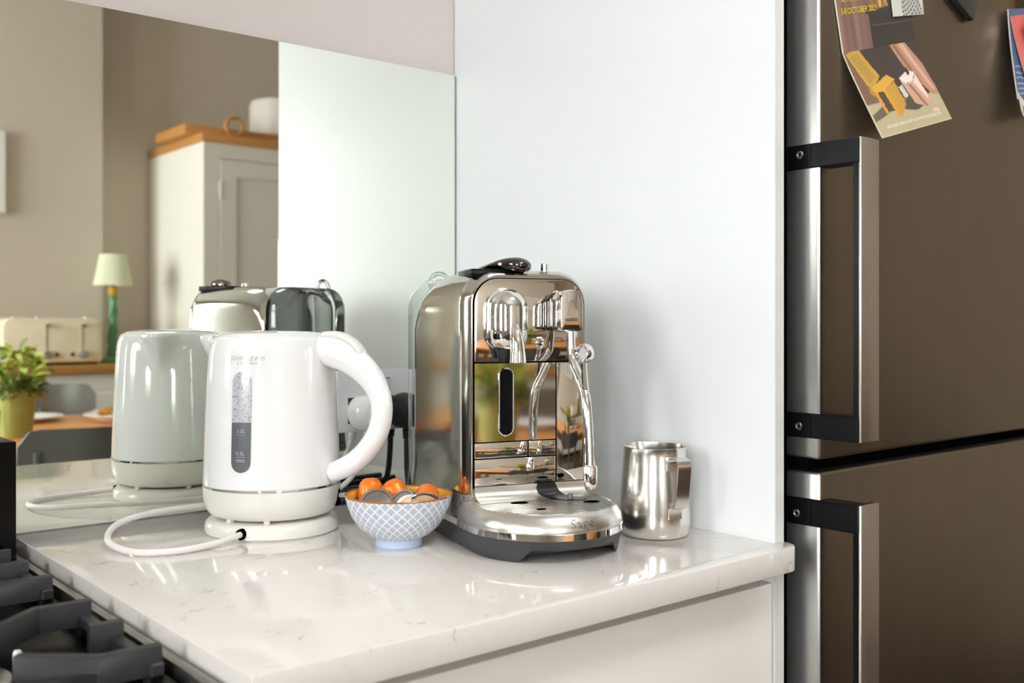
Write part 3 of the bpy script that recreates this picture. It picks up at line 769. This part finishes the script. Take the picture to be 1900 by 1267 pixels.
def on_kettle(a0, z0, off=.0011):
    def f(c):
        z = z0 + c.y; r = kr(z) + off; a_ = a0 + c.x / r; return (r * cos(a_), r * sin(a_), z)
    return f
for s, sz, z, da, m_, spc in (('JOHN LEWIS', .0066, .2045, .075, 'ink_grey', 1.12), ('& PARTNERS', .0038, .1990, .075, 'ink_grey', 1.15), ('1.0L', .0062, .1235, 0, 'ink_pale', 1), ('0.5L', .0062, .0985, 0, 'ink_pale', 1), ('MIN', .0058, .0905, 0, 'ink_pale', 1)):
    obj('lettering', map_verts(text_mesh(s, sz, spc), on_kettle(GA + da, z)), m_, kt, smooth=0)
for z in (.1195, .0948):
    b = B(); box(b, -.0055, .0055, -.0003, .0003, 0, .0001); obj('gauge_mark', map_verts(b, on_kettle(GA, z)), 'ink_pale', kt, smooth=0)
# power switch lever in its slot under the handle
b = B(); box(b, .0745, .0796, -.007, .007, .028, .048, .001, 1); obj('switch_slot', b, 'dark_void', kt, rot=(0, 0, R(18)))
b = B(); box(b, .070, .0935, -.005, .005, .0375, .0425, .0015, 2); obj('switch_lever', b, 'tab_blue', kt, rot=(0, 0, R(18)), label='pale blue switch lever')
# flex from the power base: loops left and runs back behind the kettle
kl = kt.matrix_basis.inverted() if False else None
cord = spline([(-.4505, -.2008, .0085), (-.466, -.2075, .0075), (-.4915, -.2145, .0052), (-.532, -.2165, .0042), (-.5665, -.1955, .0042), (-.5765, -.150, .0060), (-.565, -.106, .0090), (-.540, -.070, .0130), (-.500, -.044, .0145), (-.455, -.030, .0140), (-.400, -.026, .0125), (-.33, -.024, .010), (-.25, -.022, .006), (-.205, -.016, .02), (-.186, -.0205, .05), (-.1745, -.0215, .074)], 8)
cord = [M.Rotation(R(58), 3, 'Z') @ (V(p) - V((-.390, -.155, 0))) for p in cord]
b = B(); tube(b, cord, .0036, 10); obj('power_flex', b, 'white_cable', kt, label='white flex looping left over the worktop and back behind the kettle')
dl = M.Rotation(R(58), 3, 'Z') @ V((-.797, -.604, 0))
b = B(); tube(b, [dl * .070 + V((0, 0, .0085)), dl * .0792 + V((0, 0, .0085))], .0062, 20); obj('flex_outlet', b, 'dark_void', kt)

# ================================================================== SOCKET AND PLUGS
so = thing('wall_socket', 'brushed steel double socket plate on the mirror behind the coffee machine', 'socket', (-.1405, 0, .1325))
b = B(); prism(b, rrect(-.0735, .0735, -.0440, .0440, .002), 'y', -.0045, -.0002, .0008); obj('face_plate', b, 'plate_grey', so)
for x in (-.0085, .0085):
    b = B(); box(b, x - .0062, x + .0062, -.0052, -.004, .008, .032, .0004, 1); r_ = obj('rocker_frame', b, 'dark_grey', so)
    b = B(); prism(b, [(-.0070, .0095), (-.0052, .0095), (-.0045, .0305), (-.0085, .0305)], 'x', x - .0050, x + .0050, .0005); obj('rocker', b, 'socket_sil', r_)
for x in (-.036, .036):
    b = B(); box(b, x - .02, x + .02, -.0050, -.0044, -.032, .005, .0003, 1); obj('outlet_insert', b, 'black_plastic', so)
def plug(name, label, x, m, zc=.1175):
    t = thing(name, label, 'plug', (x, -.0052, zc))
    out = [(0, .0245), (.016, .020), (.0245, .008), (.0255, -.006), (.019, -.020), (.009, -.0265), (-.009, -.0265), (-.019, -.020), (-.0255, -.006), (-.0245, .008), (-.016, .020)]
    out = [q[:2] for q in spline([(*q, 0) for q in out + out[:1]], 4)][:-1]
    b = B(); loft(b, [[(x_ * s, y_, z_ * s) for x_, z_ in out] for s, y_ in ((.92, 0), (1, -.006), (1, -.018), (.93, -.027), (.80, -.034), (.60, -.038))])
    obj('plug_body', b, m, t)
    b = B(); prism(b, rrect(-.012, .012, -.021, .012, .011, .009), 'y', -.0415, -.036, .0015); obj('finger_grip', b, m, t)
    b = B(); lathe(b, [(.0062, -.026), (.0058, -.030), (.0066, -.031), (.0058, -.033), (.0064, -.036), (.0054, -.038), (.0058, -.041), (.0048, -.043)], 16, 0, -.016); obj('strain_relief', b, 'rubber' if m != 'white_gloss' else m, t)
    return t
plug('black_plug', 'chunky black moulded plug in the right-hand socket', -.1075, 'rubber')
plug('white_plug', 'white three-pin plug in the left-hand socket behind the kettle handle', -.1745, 'white_gloss')
for name, lab, pts in (('machine_flex', 'black flex hanging from the black plug to the worktop', [(-.1075, -.0215, .074), (-.1080, -.0225, .05), (-.1090, -.025, .025), (-.1100, -.032, .0085), (-.114, -.047, .0042), (-.14, -.062, .0042), (-.19, -.052, .0042), (-.25, -.040, .0042), (-.30, -.030, .0042)]),
                       ('black_cable', 'black cable lying along the foot of the mirror', [(-.07, -.070, .0045), (-.10, -.055, .0045), (-.13, -.0300, .0045), (-.17, -.0110, .0045), (-.23, -.0100, .0045), (-.30, -.0100, .0045)]),
                       ('black_lead', 'black lead crossing the worktop behind the pod bowl', [(-.075, -.10, .0045), (-.12, -.096, .0045), (-.17, -.085, .0045), (-.22, -.075, .0045), (-.29, -.060, .0045), (-.325, -.058, .0045)])):
    b = B(); tube(b, spline(pts, 6), .0042, 10); tag(obj(name, b, 'rubber'), lab, 'cable')

# ================================================================== BOWL OF PODS
BC = V((-.3247, -.3260, 0))
bw = thing('pod_bowl', 'small blue scale-patterned bowl with yellow lining holding coffee pods', 'bowl', BC)
PO = [(0, .0012), (.020, .0010), (.0255, 0), (.0262, .0012), (.0255, .0078), (.0262, .0092), (.034, .0130), (.0440, .0215), (.0515, .0325), (.0562, .0445), (.0588, .0550)]
b = B(); lathe(b, PO, 64); obj('shell', b, 'bowl_out', bw)
b = B(); lathe(b, [(.0588, .0550), (.0594, .0562), (.0588, .0570), (.0578, .0562), (.0578, .0555)], 64); obj('rim', b, 'brown_rim', bw)
b = B(); lathe(b, [(.0576, .0555), (.0548, .0445), (.0500, .0335), (.0425, .0235), (.0320, .0155), (.018, .0120), (0, .0115)], 64); obj('lining', b, 'bowl_in', bw)
def make_pod(label, foil):
    t = thing('coffee_pod', label, 'coffee pod', (0, 0, 0), 0, 'pods in the patterned bowl')
    b = B(); lathe(b, [(.0180, .0006), (.0150, .0010), (.0146, .004), (.0128, .0205), (.0112, .0240), (.0075, .0275), (.0045, .0284), (0, .0286)], 32); obj('shell', b, 'orange', t)
    b = B(); lathe(b, [(.0150, -.0004), (.0180, -.0006), (.0186, .0003), (.0180, .0012), (.0150, .0012)], 32); obj('flange', b, 'foil', t)
    b = B(); lathe(b, [(0, -.0012), (.012, -.0009), (.0152, .0002), (.0152, .0009), (0, .0009)], 32); obj('lid', b, foil, t)
    return t
rh, th, uh = V((.7657, -.643, 0)), V((-.56, -.83, 0)).normalized(), V((0, 0, 1))
PODS = [('orange pod standing dome-up at the left of the bowl', 'foil', (-.031, -.020, .042), (-.05, -.1, 1), 0),
        ('orange pod leaning at the middle back of the bowl', 'foil', (.002, -.014, .043), (-.42, -.15, .88), 0),
        ('pod lying with its silver foil lid up at the left front of the bowl', 'foil', (-.024, .018, .0500), (.05, -.70, -.7), 0),
        ('pod with grey foil edge showing at the bowl front, left of the cream-lidded pod', 'foil', (.002, .019, .0490), (.55, -.55, -.6), 0),
        ('orange pod tipped over with cream lid facing out at right of the bowl', 'foil_cream', (.029, .020, .0465), (.12, -.86, .50), 0),
        ('cream-lidded pod low at the front centre of the bowl', 'foil_cream', (.014, .031, .0440), (-.1, -.80, -.55), 0)]
for i, (lab, fo, (pr, pt, pz), ax, _) in enumerate(PODS):
    t = make_pod(lab, fo)
    axis = (rh * ax[0] + th * ax[1] + uh * ax[2]).normalized()
    t.rotation_euler = V((0, 0, 1)).rotation_difference(axis).to_euler()
    t.location = BC + rh * pr + th * pt + V((0, 0, pz))

# ================================================================== MILK JUG
jg = thing('milk_jug', 'small stainless steel milk jug with strap handle beside the coffee machine', 'jug', (-.0660, -.4690, 0), R(-104))
b = B()
def jmod(r, z, a_):
    t = max(0, (z - .07) / .032); d = abs(a_ - pi); return r + .006 * t ** 1.5 * math.exp(-(d / .30) ** 2)
lathe(b, [(0, .0008), (.034, .0004), (.0372, .0012), (.0392, .0040), (.0404, .0095), (.0406, .018), (.0402, .032), (.0392, .052), (.0378, .070), (.0366, .084), (.0360, .094), (.0360, .1015), (.0362, .1022), (.0354, .1024), (.0352, .0940), (.0372, .06), (.0396, .02), (.037, .004), (0, .003)], 64, mod=jmod)
obj('body', b, 'jug_steel', jg, smooth=40)
HJ = [(.0340, .0900), (.0410, .0925), (.0500, .0930), (.0555, .0910), (.0580, .0860), (.0575, .0780), (.0545, .0540), (.0520, .0420), (.0495, .0385), (.0440, .0365), (.0412, .0350), (.0402, .030), (.0402, .024)]
hj = [(.0376, .0780), (.0376, .0860), (.0384, .0895), (.0410, .0918)] + HJ[2:]
hj = [q[:2] for q in spline([(*q, 0) for q in hj], 4)]
b = B(); loops = []
for i, (x, z) in enumerate(hj):
    nx = hj[min(i + 1, len(hj) - 1)][0] - hj[max(i - 1, 0)][0]; nz = hj[min(i + 1, len(hj) - 1)][1] - hj[max(i - 1, 0)][1]
    l = sqrt(nx * nx + nz * nz); px_, pz_ = nz / l * .0008, -nx / l * .0008
    hw = .0085
    loops.append([(x - px_, -hw, z - pz_), (x + px_, -hw, z + pz_), (x + px_, hw, z + pz_), (x - px_, hw, z - pz_)])
loft(b, loops); obj('handle', b, 'jug_steel', jg, smooth=30)

# ================================================================== COOKER
ck = thing('range_cooker', 'black gas range cooker with steel trim left of the worktop', 'cooker')
b = B(); box(b, -1.54, -.646, -.60, -.004, -.88, -.034, .003); obj('body', b, 'black_matt', ck)
b = B(); box(b, -1.54, -.6445, -.618, -.0065, -.0338, -.0300); obj('hob_top', b, 'black_gloss', ck)
b = B(); box(b, -.6525, -.6435, -.616, -.010, -.0300, -.0125, .002); obj('side_trim', b, 'grate_trim', ck)
b = B(); box(b, -.668, -.657, -.616, -.03, -.0300, -.0210, .001, 1); obj('inner_trim', b, 'black_matt', ck)
b = B(); box(b, -1.54, -.6500, -.066, -.002, -.0295, .1150, .0012); obj('backguard', b, 'black_matt', ck)
b = B(); box(b, -.80, -.672, -.052, -.012, .1152, .1175); obj('vent_rail', b, 'black_matt', ck)
def ibar(bm, pts, w_=.0105, z0=-.0185, z1=.0035):
    """flat-topped cast bar along pts (x,y), bevelled top"""
    pts = [V((*p, 0)) for p in pts]; loops = []
    for i, p in enumerate(pts):
        tn = (pts[min(i + 1, len(pts) - 1)] - pts[max(i - 1, 0)]).normalized(); nn = V((-tn.y, tn.x, 0))
        h = w_ / 2
        loops.append([p + nn * x_ * h + V((0, 0, z_)) for x_, z_ in ((-1.15, z0), (-.95, z1 - .002), (-.7, z1), (.7, z1), (.95, z1 - .002), (1.15, z0))])
    return loft(bm, loops)
def grate(cy, lab, ys, bend):
    g = thing('pan_support', lab, 'pan support', (-.79, cy, -.030), 0, 'cast iron pan supports')
    def L(p): return (p[0] + .79, p[1] - cy)
    Z0, Z1 = .0095, .0312
    for sgn in (1, -1):
        b = B(); x_ = .125 * sgn; box(b, x_ - .0055, x_ + .0055, ys[0] - cy - .012, ys[-1] - cy + .012, .0095, .020, .0015, 1); obj('side_rail', b, 'cast_iron', g)
        for k, y in enumerate(ys):
            b = B(); yy = y - cy; xe = .1310 * sgn
            if k == 1: pts = [(xe, yy), (.105 * sgn, yy + .003)]
            else:
                q = bend if k == 0 else -bend
                pts = [(xe, yy), (.086 * sgn, yy + .001), (.040 * sgn, yy + q * .6)]
            ibar(b, pts, .0105, Z0, Z1); obj('finger', b, 'cast_iron', g)
            if k != 1:
                b = B(); box(b, x_ - .005, x_ + .005, yy - .005, yy + .005, .0006, .012); obj('foot', b, 'cast_iron', g)
    for sgn in (1, -1):
        b = B(); box(b, -.12, .12, (ys[0] if sgn > 0 else ys[-1]) - cy - .004, (ys[0] if sgn > 0 else ys[-1]) - cy + .004, .010, .019); obj('cross_rail', b, 'cast_iron', g)
    return g
grate(-.1405, 'rear cast iron pan support next to the black backguard', [-.2250, -.1455, -.0760], .068)
grate(-.4200, 'front cast iron pan support at the bottom left corner', [-.5015, -.4205, -.3385], .068)
for y, lab in ((-.1405, 'rear gas burner under the pan support by the backguard'), (-.42, 'front gas burner under the pan support nearest the camera')):
    t = thing('gas_burner', lab, 'burner', (-.79, y, -.030))
    b = B(); lathe(b, [(.048, 0), (.046, .006), (.040, .010), (0, .010)], 40); obj('burner_ring', b, 'grate_trim', t)
    b = B(); lathe(b, [(.036, .0102), (.037, .014), (.034, .0185), (.020, .0205), (0, .0210)], 40); obj('burner_cap', b, 'black_gloss', t)
    b = B(); lathe(b, [(.0035, 0), (.0035, .014), (.0025, .016), (0, .016)], 12, .056, .02); obj('igniter', b, 'ceramic', t)

# ================================================================== DINING SIDE (seen in the mirror)
def shelfbox(bm, *a): return box(bm, *a, .003, 1)
# sideboard along the chimney breast
sb = thing('sideboard', 'cream painted sideboard with oak top standing against the chimney breast', 'sideboard', (0, 0, 0))
SBZ = .944 - .9
b = B(); box(b, -.55, 1.10, -4.085, -3.70, SBZ - .042, SBZ, .004, 2); obj('oak_top', b, 'oak', sb, label='oak top board')
b = B(); box(b, -.52, 1.08, -4.08, -3.73, -.82, SBZ - .042); obj('carcass', b, 'cream_paint', sb)
for i in range(3):
    x0 = -.50 + i * .525
    b = B(); box(b, x0, x0 + .505, -3.729, -3.712, -.78, -.09, .002, 1); d = obj('door', b, 'cream_paint', sb)
    b = B(); lathe(b, [(.006, 0), (.006, .012), (.015, .016), (.015, .026), (.008, .030), (0, .030)], 20); obj('knob', b, 'oak', d, loc=(x0 + .45, -3.711, -.3), rot=(R(-90), 0, 0))
b = B(); box(b, -.52, 1.08, -3.74, -3.722, -.075, SBZ - .044, .001, 1); obj('frieze', b, 'cream_paint', sb)
for x in (-.50, 1.02):
    for y in (-4.07, -3.79):
        b = B(); box(b, x, x + .05, y, y + .05, -.9, -.82); obj('leg', b, 'oak', sb)
# toaster
tx, ty = .4826, -3.86
ts = thing('toaster', 'cream four-slice toaster with two chrome levers on the sideboard', 'toaster', (tx, ty, SBZ))
b = B(); prism(b, rrect(-.223, .223, .012, .222, .045, .015), 'y', -.10, .10, .012); obj('body', b, 'toaster', ts)
b = B(); box(b, -.205, .205, -.085, .085, 0, .014); obj('base', b, 'black_plastic', ts)
for x in (-.16, -.06, .06, .16):
    b = B(); box(b, x - .012, x + .012, -.07, .07, .2215, .2265, .001, 1); obj('slot', b, 'chrome', ts)
for x in (-.033, .1275):
    b = B(); box(b, x - .004, x + .004, .0995, .1015, .05, .185); obj('lever_track', b, 'chrome', ts)
    b = B(); box(b, x - .012, x + .012, .100, .122, .180, .196, .004); obj('lever', b, 'chrome', ts)
    b = B(); lathe(b, [(.021, 0), (.021, .012), (.017, .020), (0, .020)], 24); obj('browning_knob', b, 'chrome', ts, loc=(x, .1, .05), rot=(R(-90), 0, 0))
    b = B(); lathe(b, [(.009, 0), (.009, .004), (0, .004)], 16); obj('button', b, 'dark_grey', ts, loc=(x + (.045 if x < 0 else -.045), .1, .05), rot=(R(-90), 0, 0))
# lamp
lm = thing('table_lamp', 'green turned table lamp with pale pleated shade at the end of the sideboard', 'lamp', (.800, -3.90, SBZ))
b = B(); lathe(b, [(.062, 0), (.062, .012), (.045, .022), (.030, .034)], 32); obj('base', b, 'green_lamp', lm)
tw = lambda r, z, a_: r * (1 + .13 * cos(3 * a_ + z * 70))
b = B(); lathe(b, [(.030, .034)] + [(.028 - .010 * k / 24, .034 + .30 * k / 24) for k in range(25)], 30, mod=tw); obj('column', b, 'green_lamp', lm)
b = B(); lathe(b, [(.018, .334), (.022, .340), (.022, .375), (.012, .380), (.012, .40), (0, .40)], 24); obj('collar', b, 'gold', lm)
pl = lambda r, z, a_: r * (1 + .018 * cos(44 * a_))
b = B(); lathe(b, [(.091, .383), (.0745, .465), (.061, .538), (.0595, .538), (.073, .465), (.0895, .383)], 176, mod=pl); obj('shade', b, 'shade', lm)
# larder cupboard
LX, LY = 1.13, -3.575
ld_ = thing('larder_cupboard', 'tall cream larder cupboard with oak cornice beside the sideboard', 'cupboard', (0, 0, 0))
LT = 1.183
b = B(); box(b, LX, 2.25, YB + .01, LY - .02, -.82, LT - .045); obj('carcass', b, 'cream_paint', ld_)
b = B(); box(b, LX - .012, 2.27, YB + .01, LY + .012, LT - .045, LT, .006, 2); obj('cornice', b, 'oak', ld_, label='oak cornice board')
b = B(); box(b, LX, LX + .085, LY - .02, LY, -.82, LT - .045); box(b, 2.165, 2.25, LY - .02, LY, -.82, LT - .045); box(b, LX + .085, 2.165, LY - .02, LY, LT - .12, LT - .045); box(b, LX + .085, 2.165, LY - .02, LY, -.82, -.74)
obj('face_frame', b, 'cream_paint', ld_)
for x0, x1 in ((LX + .088, 1.688), (1.692, 2.162)):
    b = B(); st = .085; z0, z1 = -.737, LT - .123
    box(b, x0, x0 + st, LY - .018, LY + .001, z0, z1, .0015, 1); box(b, x1 - st, x1, LY - .018, LY + .001, z0, z1, .0015, 1)
    box(b, x0 + st, x1 - st, LY - .018, LY + .001, z1 - st, z1, .0015, 1); box(b, x0 + st, x1 - st, LY - .018, LY + .001, z0, z0 + st, .0015, 1)
    d = obj('door', b, 'cream_paint', ld_)
    b = B(); box(b, x0 + st, x1 - st, LY - .016, LY - .010, z0 + st, z1 - st); obj('door_panel', b, 'cream_paint', d)
    b = B(); lathe(b, [(.006, 0), (.006, .012), (.016, .016), (.016, .026), (0, .030)], 20); obj('knob', b, 'oak', d, loc=((x1 - .04) if x0 < 1.6 else (x0 + .04), LY + .001, .1), rot=(R(-90), 0, 0))
    for z in (.86, -.5):
        xx = x0 - .004 if x0 < 1.6 else x1 - .004
        b = B(); box(b, xx, xx + .008, LY, LY + .006, z, z + .09); obj('hinge', b, 'cream_paint', d)
for x in (LX + .01, 2.18):
    for y in (YB + .02, LY - .08):
        b = B(); box(b, x, x + .06, y, y + .06, -.9, -.82); obj('leg', b, 'cream_paint', ld_)
# things on the larder
ob = thing('oak_tray', 'oak tray board lying on top of the larder cupboard', 'tray', (1.70, -3.86, LT + .001), R(0))
b = B(); box(b, -.63, .30, -.20, .20, 0, .050, .005, 2); obj('board', b, 'oak', ob)
b = B(); box(b, -.60, .27, -.17, .17, .0502, .0515); obj('inlay', b, 'oak_table', ob)
b = B(); rg = [(.046 * cos(R(t)), 0, .052 + .046 * sin(R(t))) for t in range(0, 361, 15)]
tube(b, rg, .010, 10, up=(0, 1, 0)); o = obj('wooden_ring', b, 'oak', loc=(1.315, -3.625, LT + .0045)); tag(o, 'small wooden ring standing on the larder top by the oak board', 'ring')
cn = thing('storage_tin', 'pale canister with tan strap standing on the larder top', 'canister', (1.655, -3.80, LT + .053))
b = B(); lathe(b, [(0, 0), (.150, 0), (.158, .01), (.158, .17), (.150, .195), (.12, .205), (0, .205)], 40); obj('drum', b, 'linen', cn)
b = B(); tube(b, [(-.04, .158, .185), (-.01, .163, .10), (.01, .163, .01)], [(.004, .008)] * 3, 8); obj('strap', b, 'strap', cn)
b = B(); lathe(b, [(.02, .205), (.024, .217), (.018, .230), (0, .233)], 20); obj('lid_knob', b, 'dark_grey', cn)
b = B(); lathe(b, [(0, 0), (.018, .006), (.018, .022), (0, .028)], 16); obj('clasp', b, 'chrome', cn, loc=(.012, .163, .02), rot=(R(-90), 0, 0))
# picture
pf = thing('picture_frame', 'white framed picture hanging on the chimney breast', 'picture', (.349, -4.1, 0))
zt, zb = .245 + (598 - 245) * 4.95 / 1900, .245 + (598 - 397) * 4.95 / 1900
b = B(); box(b, -.50, -.46, .001, .035, zb, zt, .003, 1); box(b, -.04, 0, .001, .035, zb, zt, .003, 1); box(b, -.46, -.04, .001, .035, zt - .04, zt, .003, 1); box(b, -.46, -.04, .001, .035, zb, zb + .04, .003, 1); obj('frame', b, 'ceramic', pf)
b = B(); box(b, -.46, -.04, .002, .012, zb + .04, zt - .04); obj('print', b, 'picture', pf)
# table
TZ = -.135
tb = thing('dining_table', 'oak dining table laid for a meal in the middle of the room', 'table', (.15, -2.50, 0))
b = B(); box(b, -.90, .90, -.58, .50, TZ - .035, TZ, .005, 2); obj('table_top', b, 'oak_table', tb)
b = B(); box(b, -.80, .80, -.48, .40, TZ - .11, TZ - .0352); obj('apron', b, 'oak_table', tb)
for x in (-.82, .75):
    for y in (-.52, .37):
        b = B(); box(b, x, x + .07, y, y + .07, -.9, TZ - .036, .004, 1); obj('leg', b, 'oak_table', tb)
# chairs
def chair(lab, loc, rz, m, ztop):
    t = thing('dining_chair', lab, 'chair', loc, rz, None)
    b = B(); prism(b, rrect(-.20, .20, -.20, .19, .06, .04), 'z', -.455, -.435, .006); obj('seat', b, m, t)
    b = B(); loops = []
    for k in range(17):
        u = -1 + 2 * k / 16; x = .213 * u; y = .205 - .055 * u * u + .0
        e = max(0, abs(u) - .80) / .20; h = .0
        z1 = ztop - .045 * e ** 2.2; z0 = ztop - .135 + .03 * e ** 2.2
        loops.append([(x, y, z0), (x, y + .010, z0), (x, y + .012, z1), (x, y + .002, z1)])
    loft(b, loops); obj('backrest', b, m, t)
    for sx_ in (-1, 1):
        b = B(); tube(b, [(.16 * sx_, .165, -.44), (.165 * sx_, .185, -.25), (.17 * sx_, .182, ztop - .06)], .010, 10); obj('back_post', b, m, t)
    b = B(); tube(b, [(0, .185, -.44), (0, .196, -.25), (0, .200, ztop - .1)], (.012), 10); obj('back_splat', b, m, t)
    for sx_ in (-1, 1):
        for y0, y1 in ((-.16, -.20), (.16, .21)):
            b = B(); tube(b, [(.165 * sx_, y0, -.455), (.205 * sx_, y1, -.899)], [.016, .011], 10); obj('leg', b, m, t)
    return t
chair('grey metal dining chair with its back to the worktop', (-.02, -1.735, 0), 0, 'chair_grey', -.0335)
chair('silver grey dining chair on the far side of the table', (.30, -3.11, 0), pi, 'chair_silver', -.017)
# plant
pp = thing('potted_plant', 'leafy plant in scalloped olive green pot on the dining table', 'plant', (-.03, -2.40, TZ))
def scal(r, z, a_): return r
b = B(); n = 96; loops = []
for r, z in ((.050, 0), (.052, .002), (.060, .07), (.067, .135), (.0675, .14)):
    loops.append([(r * cos(2 * pi * i / n), r * sin(2 * pi * i / n), z + (.010 * abs(cos(2 * pi * i / n * 7)) if z > .13 else 0)) for i in range(n)])
for r, z in ((.0635, .14), (.058, .08)):
    loops.append([(r * cos(2 * pi * i / n), r * sin(2 * pi * i / n), z + (.010 * abs(cos(2 * pi * i / n * 7)) if z > .13 else 0)) for i in range(n)])
loft(b, loops, True, False); obj('pot', b, 'pot', pp)
b = B(); loops = []
tube(b, [(.0655 * cos(2 * pi * i / n), .0655 * sin(2 * pi * i / n), .140 + .010 * abs(cos(2 * pi * i / n * 7))) for i in range(n + 1)], .0028, 8); obj('pot_edge', b, 'pot_rim', pp)
b = B(); lathe(b, [(.062, .118), (0, .124)], 32); obj('soil', b, 'soil', pp)
lb = B(); L0 = [(0, 0, 0), (.008, .010, .002), (.010, .020, .003), (.006, .030, .0), (0, .036, -.003), (-.006, .030, 0), (-.010, .020, .003), (-.008, .010, .002)]
lb.faces.new([lb.verts.new(q) for q in L0]); bmesh.ops.triangulate(lb, faces=lb.faces[:])
leafm = {}
for nm in ('leaf', 'leaf_dark'):
    me = bpy.data.meshes.new('leaf'); c_ = lb.copy(); c_.to_mesh(me); c_.free(); me.materials.append(MT[nm]); leafm[nm] = me
lb.free()
for i in range(22):
    a_ = random.random() * 2 * pi; rr = random.uniform(.02, .062); h = random.uniform(.22, .285) - rr * .4
    b = B(); tube(b, [(.02 * cos(a_), .02 * sin(a_), .12), (rr * .8 * cos(a_), rr * .8 * sin(a_), h * .75), (rr * 1.2 * cos(a_), rr * 1.2 * sin(a_), h)], .0018, 5); obj('stem', b, 'leaf_dark', pp, smooth=0)
for i in range(290):
    th_ = random.random() * 2 * pi; zz = random.uniform(.135, .29); rmax = .088 * sqrt(max(.05, 1 - ((zz - .20) / .10) ** 2)); rr = rmax * sqrt(random.uniform(.15, 1))
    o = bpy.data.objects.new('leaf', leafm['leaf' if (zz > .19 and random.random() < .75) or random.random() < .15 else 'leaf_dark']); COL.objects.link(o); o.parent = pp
    o.location = (rr * cos(th_), rr * sin(th_), zz)
    o.rotation_euler = (random.uniform(-.6, 1.0), random.uniform(-.6, .6), th_ - pi / 2 + random.uniform(-.7, .7)); s_ = random.uniform(.85, 1.4); o.scale = (s_, s_, s_)
# tumbler, plates, food
tm = thing('tumbler', 'clear drinking glass beside the potted plant', 'glass', (-.135, -2.30, TZ))
b = B(); lathe(b, [(0, .002), (.030, 0), (.032, .004), (.036, .10), (.0365, .101), (.0352, .101), (.0312, .008), (0, .008)], 32); obj('body', b, 'tumbler', tm)
pt = thing('dinner_plate', 'white dinner plate on the table behind the potted plant', 'plate', (.13, -2.93, TZ))
b = B(); lathe(b, [(0, .002), (.08, 0), (.085, .006), (.14, .020), (.145, .0225), (.14, .0228), (.085, .009), (0, .007)], 48); obj('body', b, 'ceramic', pt)
pt = thing('serving_dish', 'oval dish heaped with roast food on the dining table', 'dish', (.46, -2.72, TZ))
b = B(); lathe(b, [(0, .002), (.11, 0), (.13, .012), (.165, .030), (.163, .032), (.125, .016), (0, .012)], 48); obj('dish', b, 'ceramic', pt)
b = B(); 
for i in range(40):
    a_ = random.random() * 2 * pi; r_ = .10 * sqrt(random.random()); s_ = random.uniform(.014, .026)
    q = bmesh.ops.create_icosphere(b, subdivisions=1, radius=s_, matrix=M.Translation((r_ * cos(a_), r_ * sin(a_), .024 + .035 * (1 - r_ / .1) + random.uniform(0, .01))) @ M.Diagonal((1, random.uniform(.6, 1), .7, 1)))
fo = obj('roast_pieces', b, 'food', pt); fo['kind'] = 'stuff'
# pendant lamp is off: daylight room

# ------------------------------------------------------------------ lift the whole place so that the floor is at z=0
for o in S.objects:
    if o.parent is None: o.location.z += LIFT
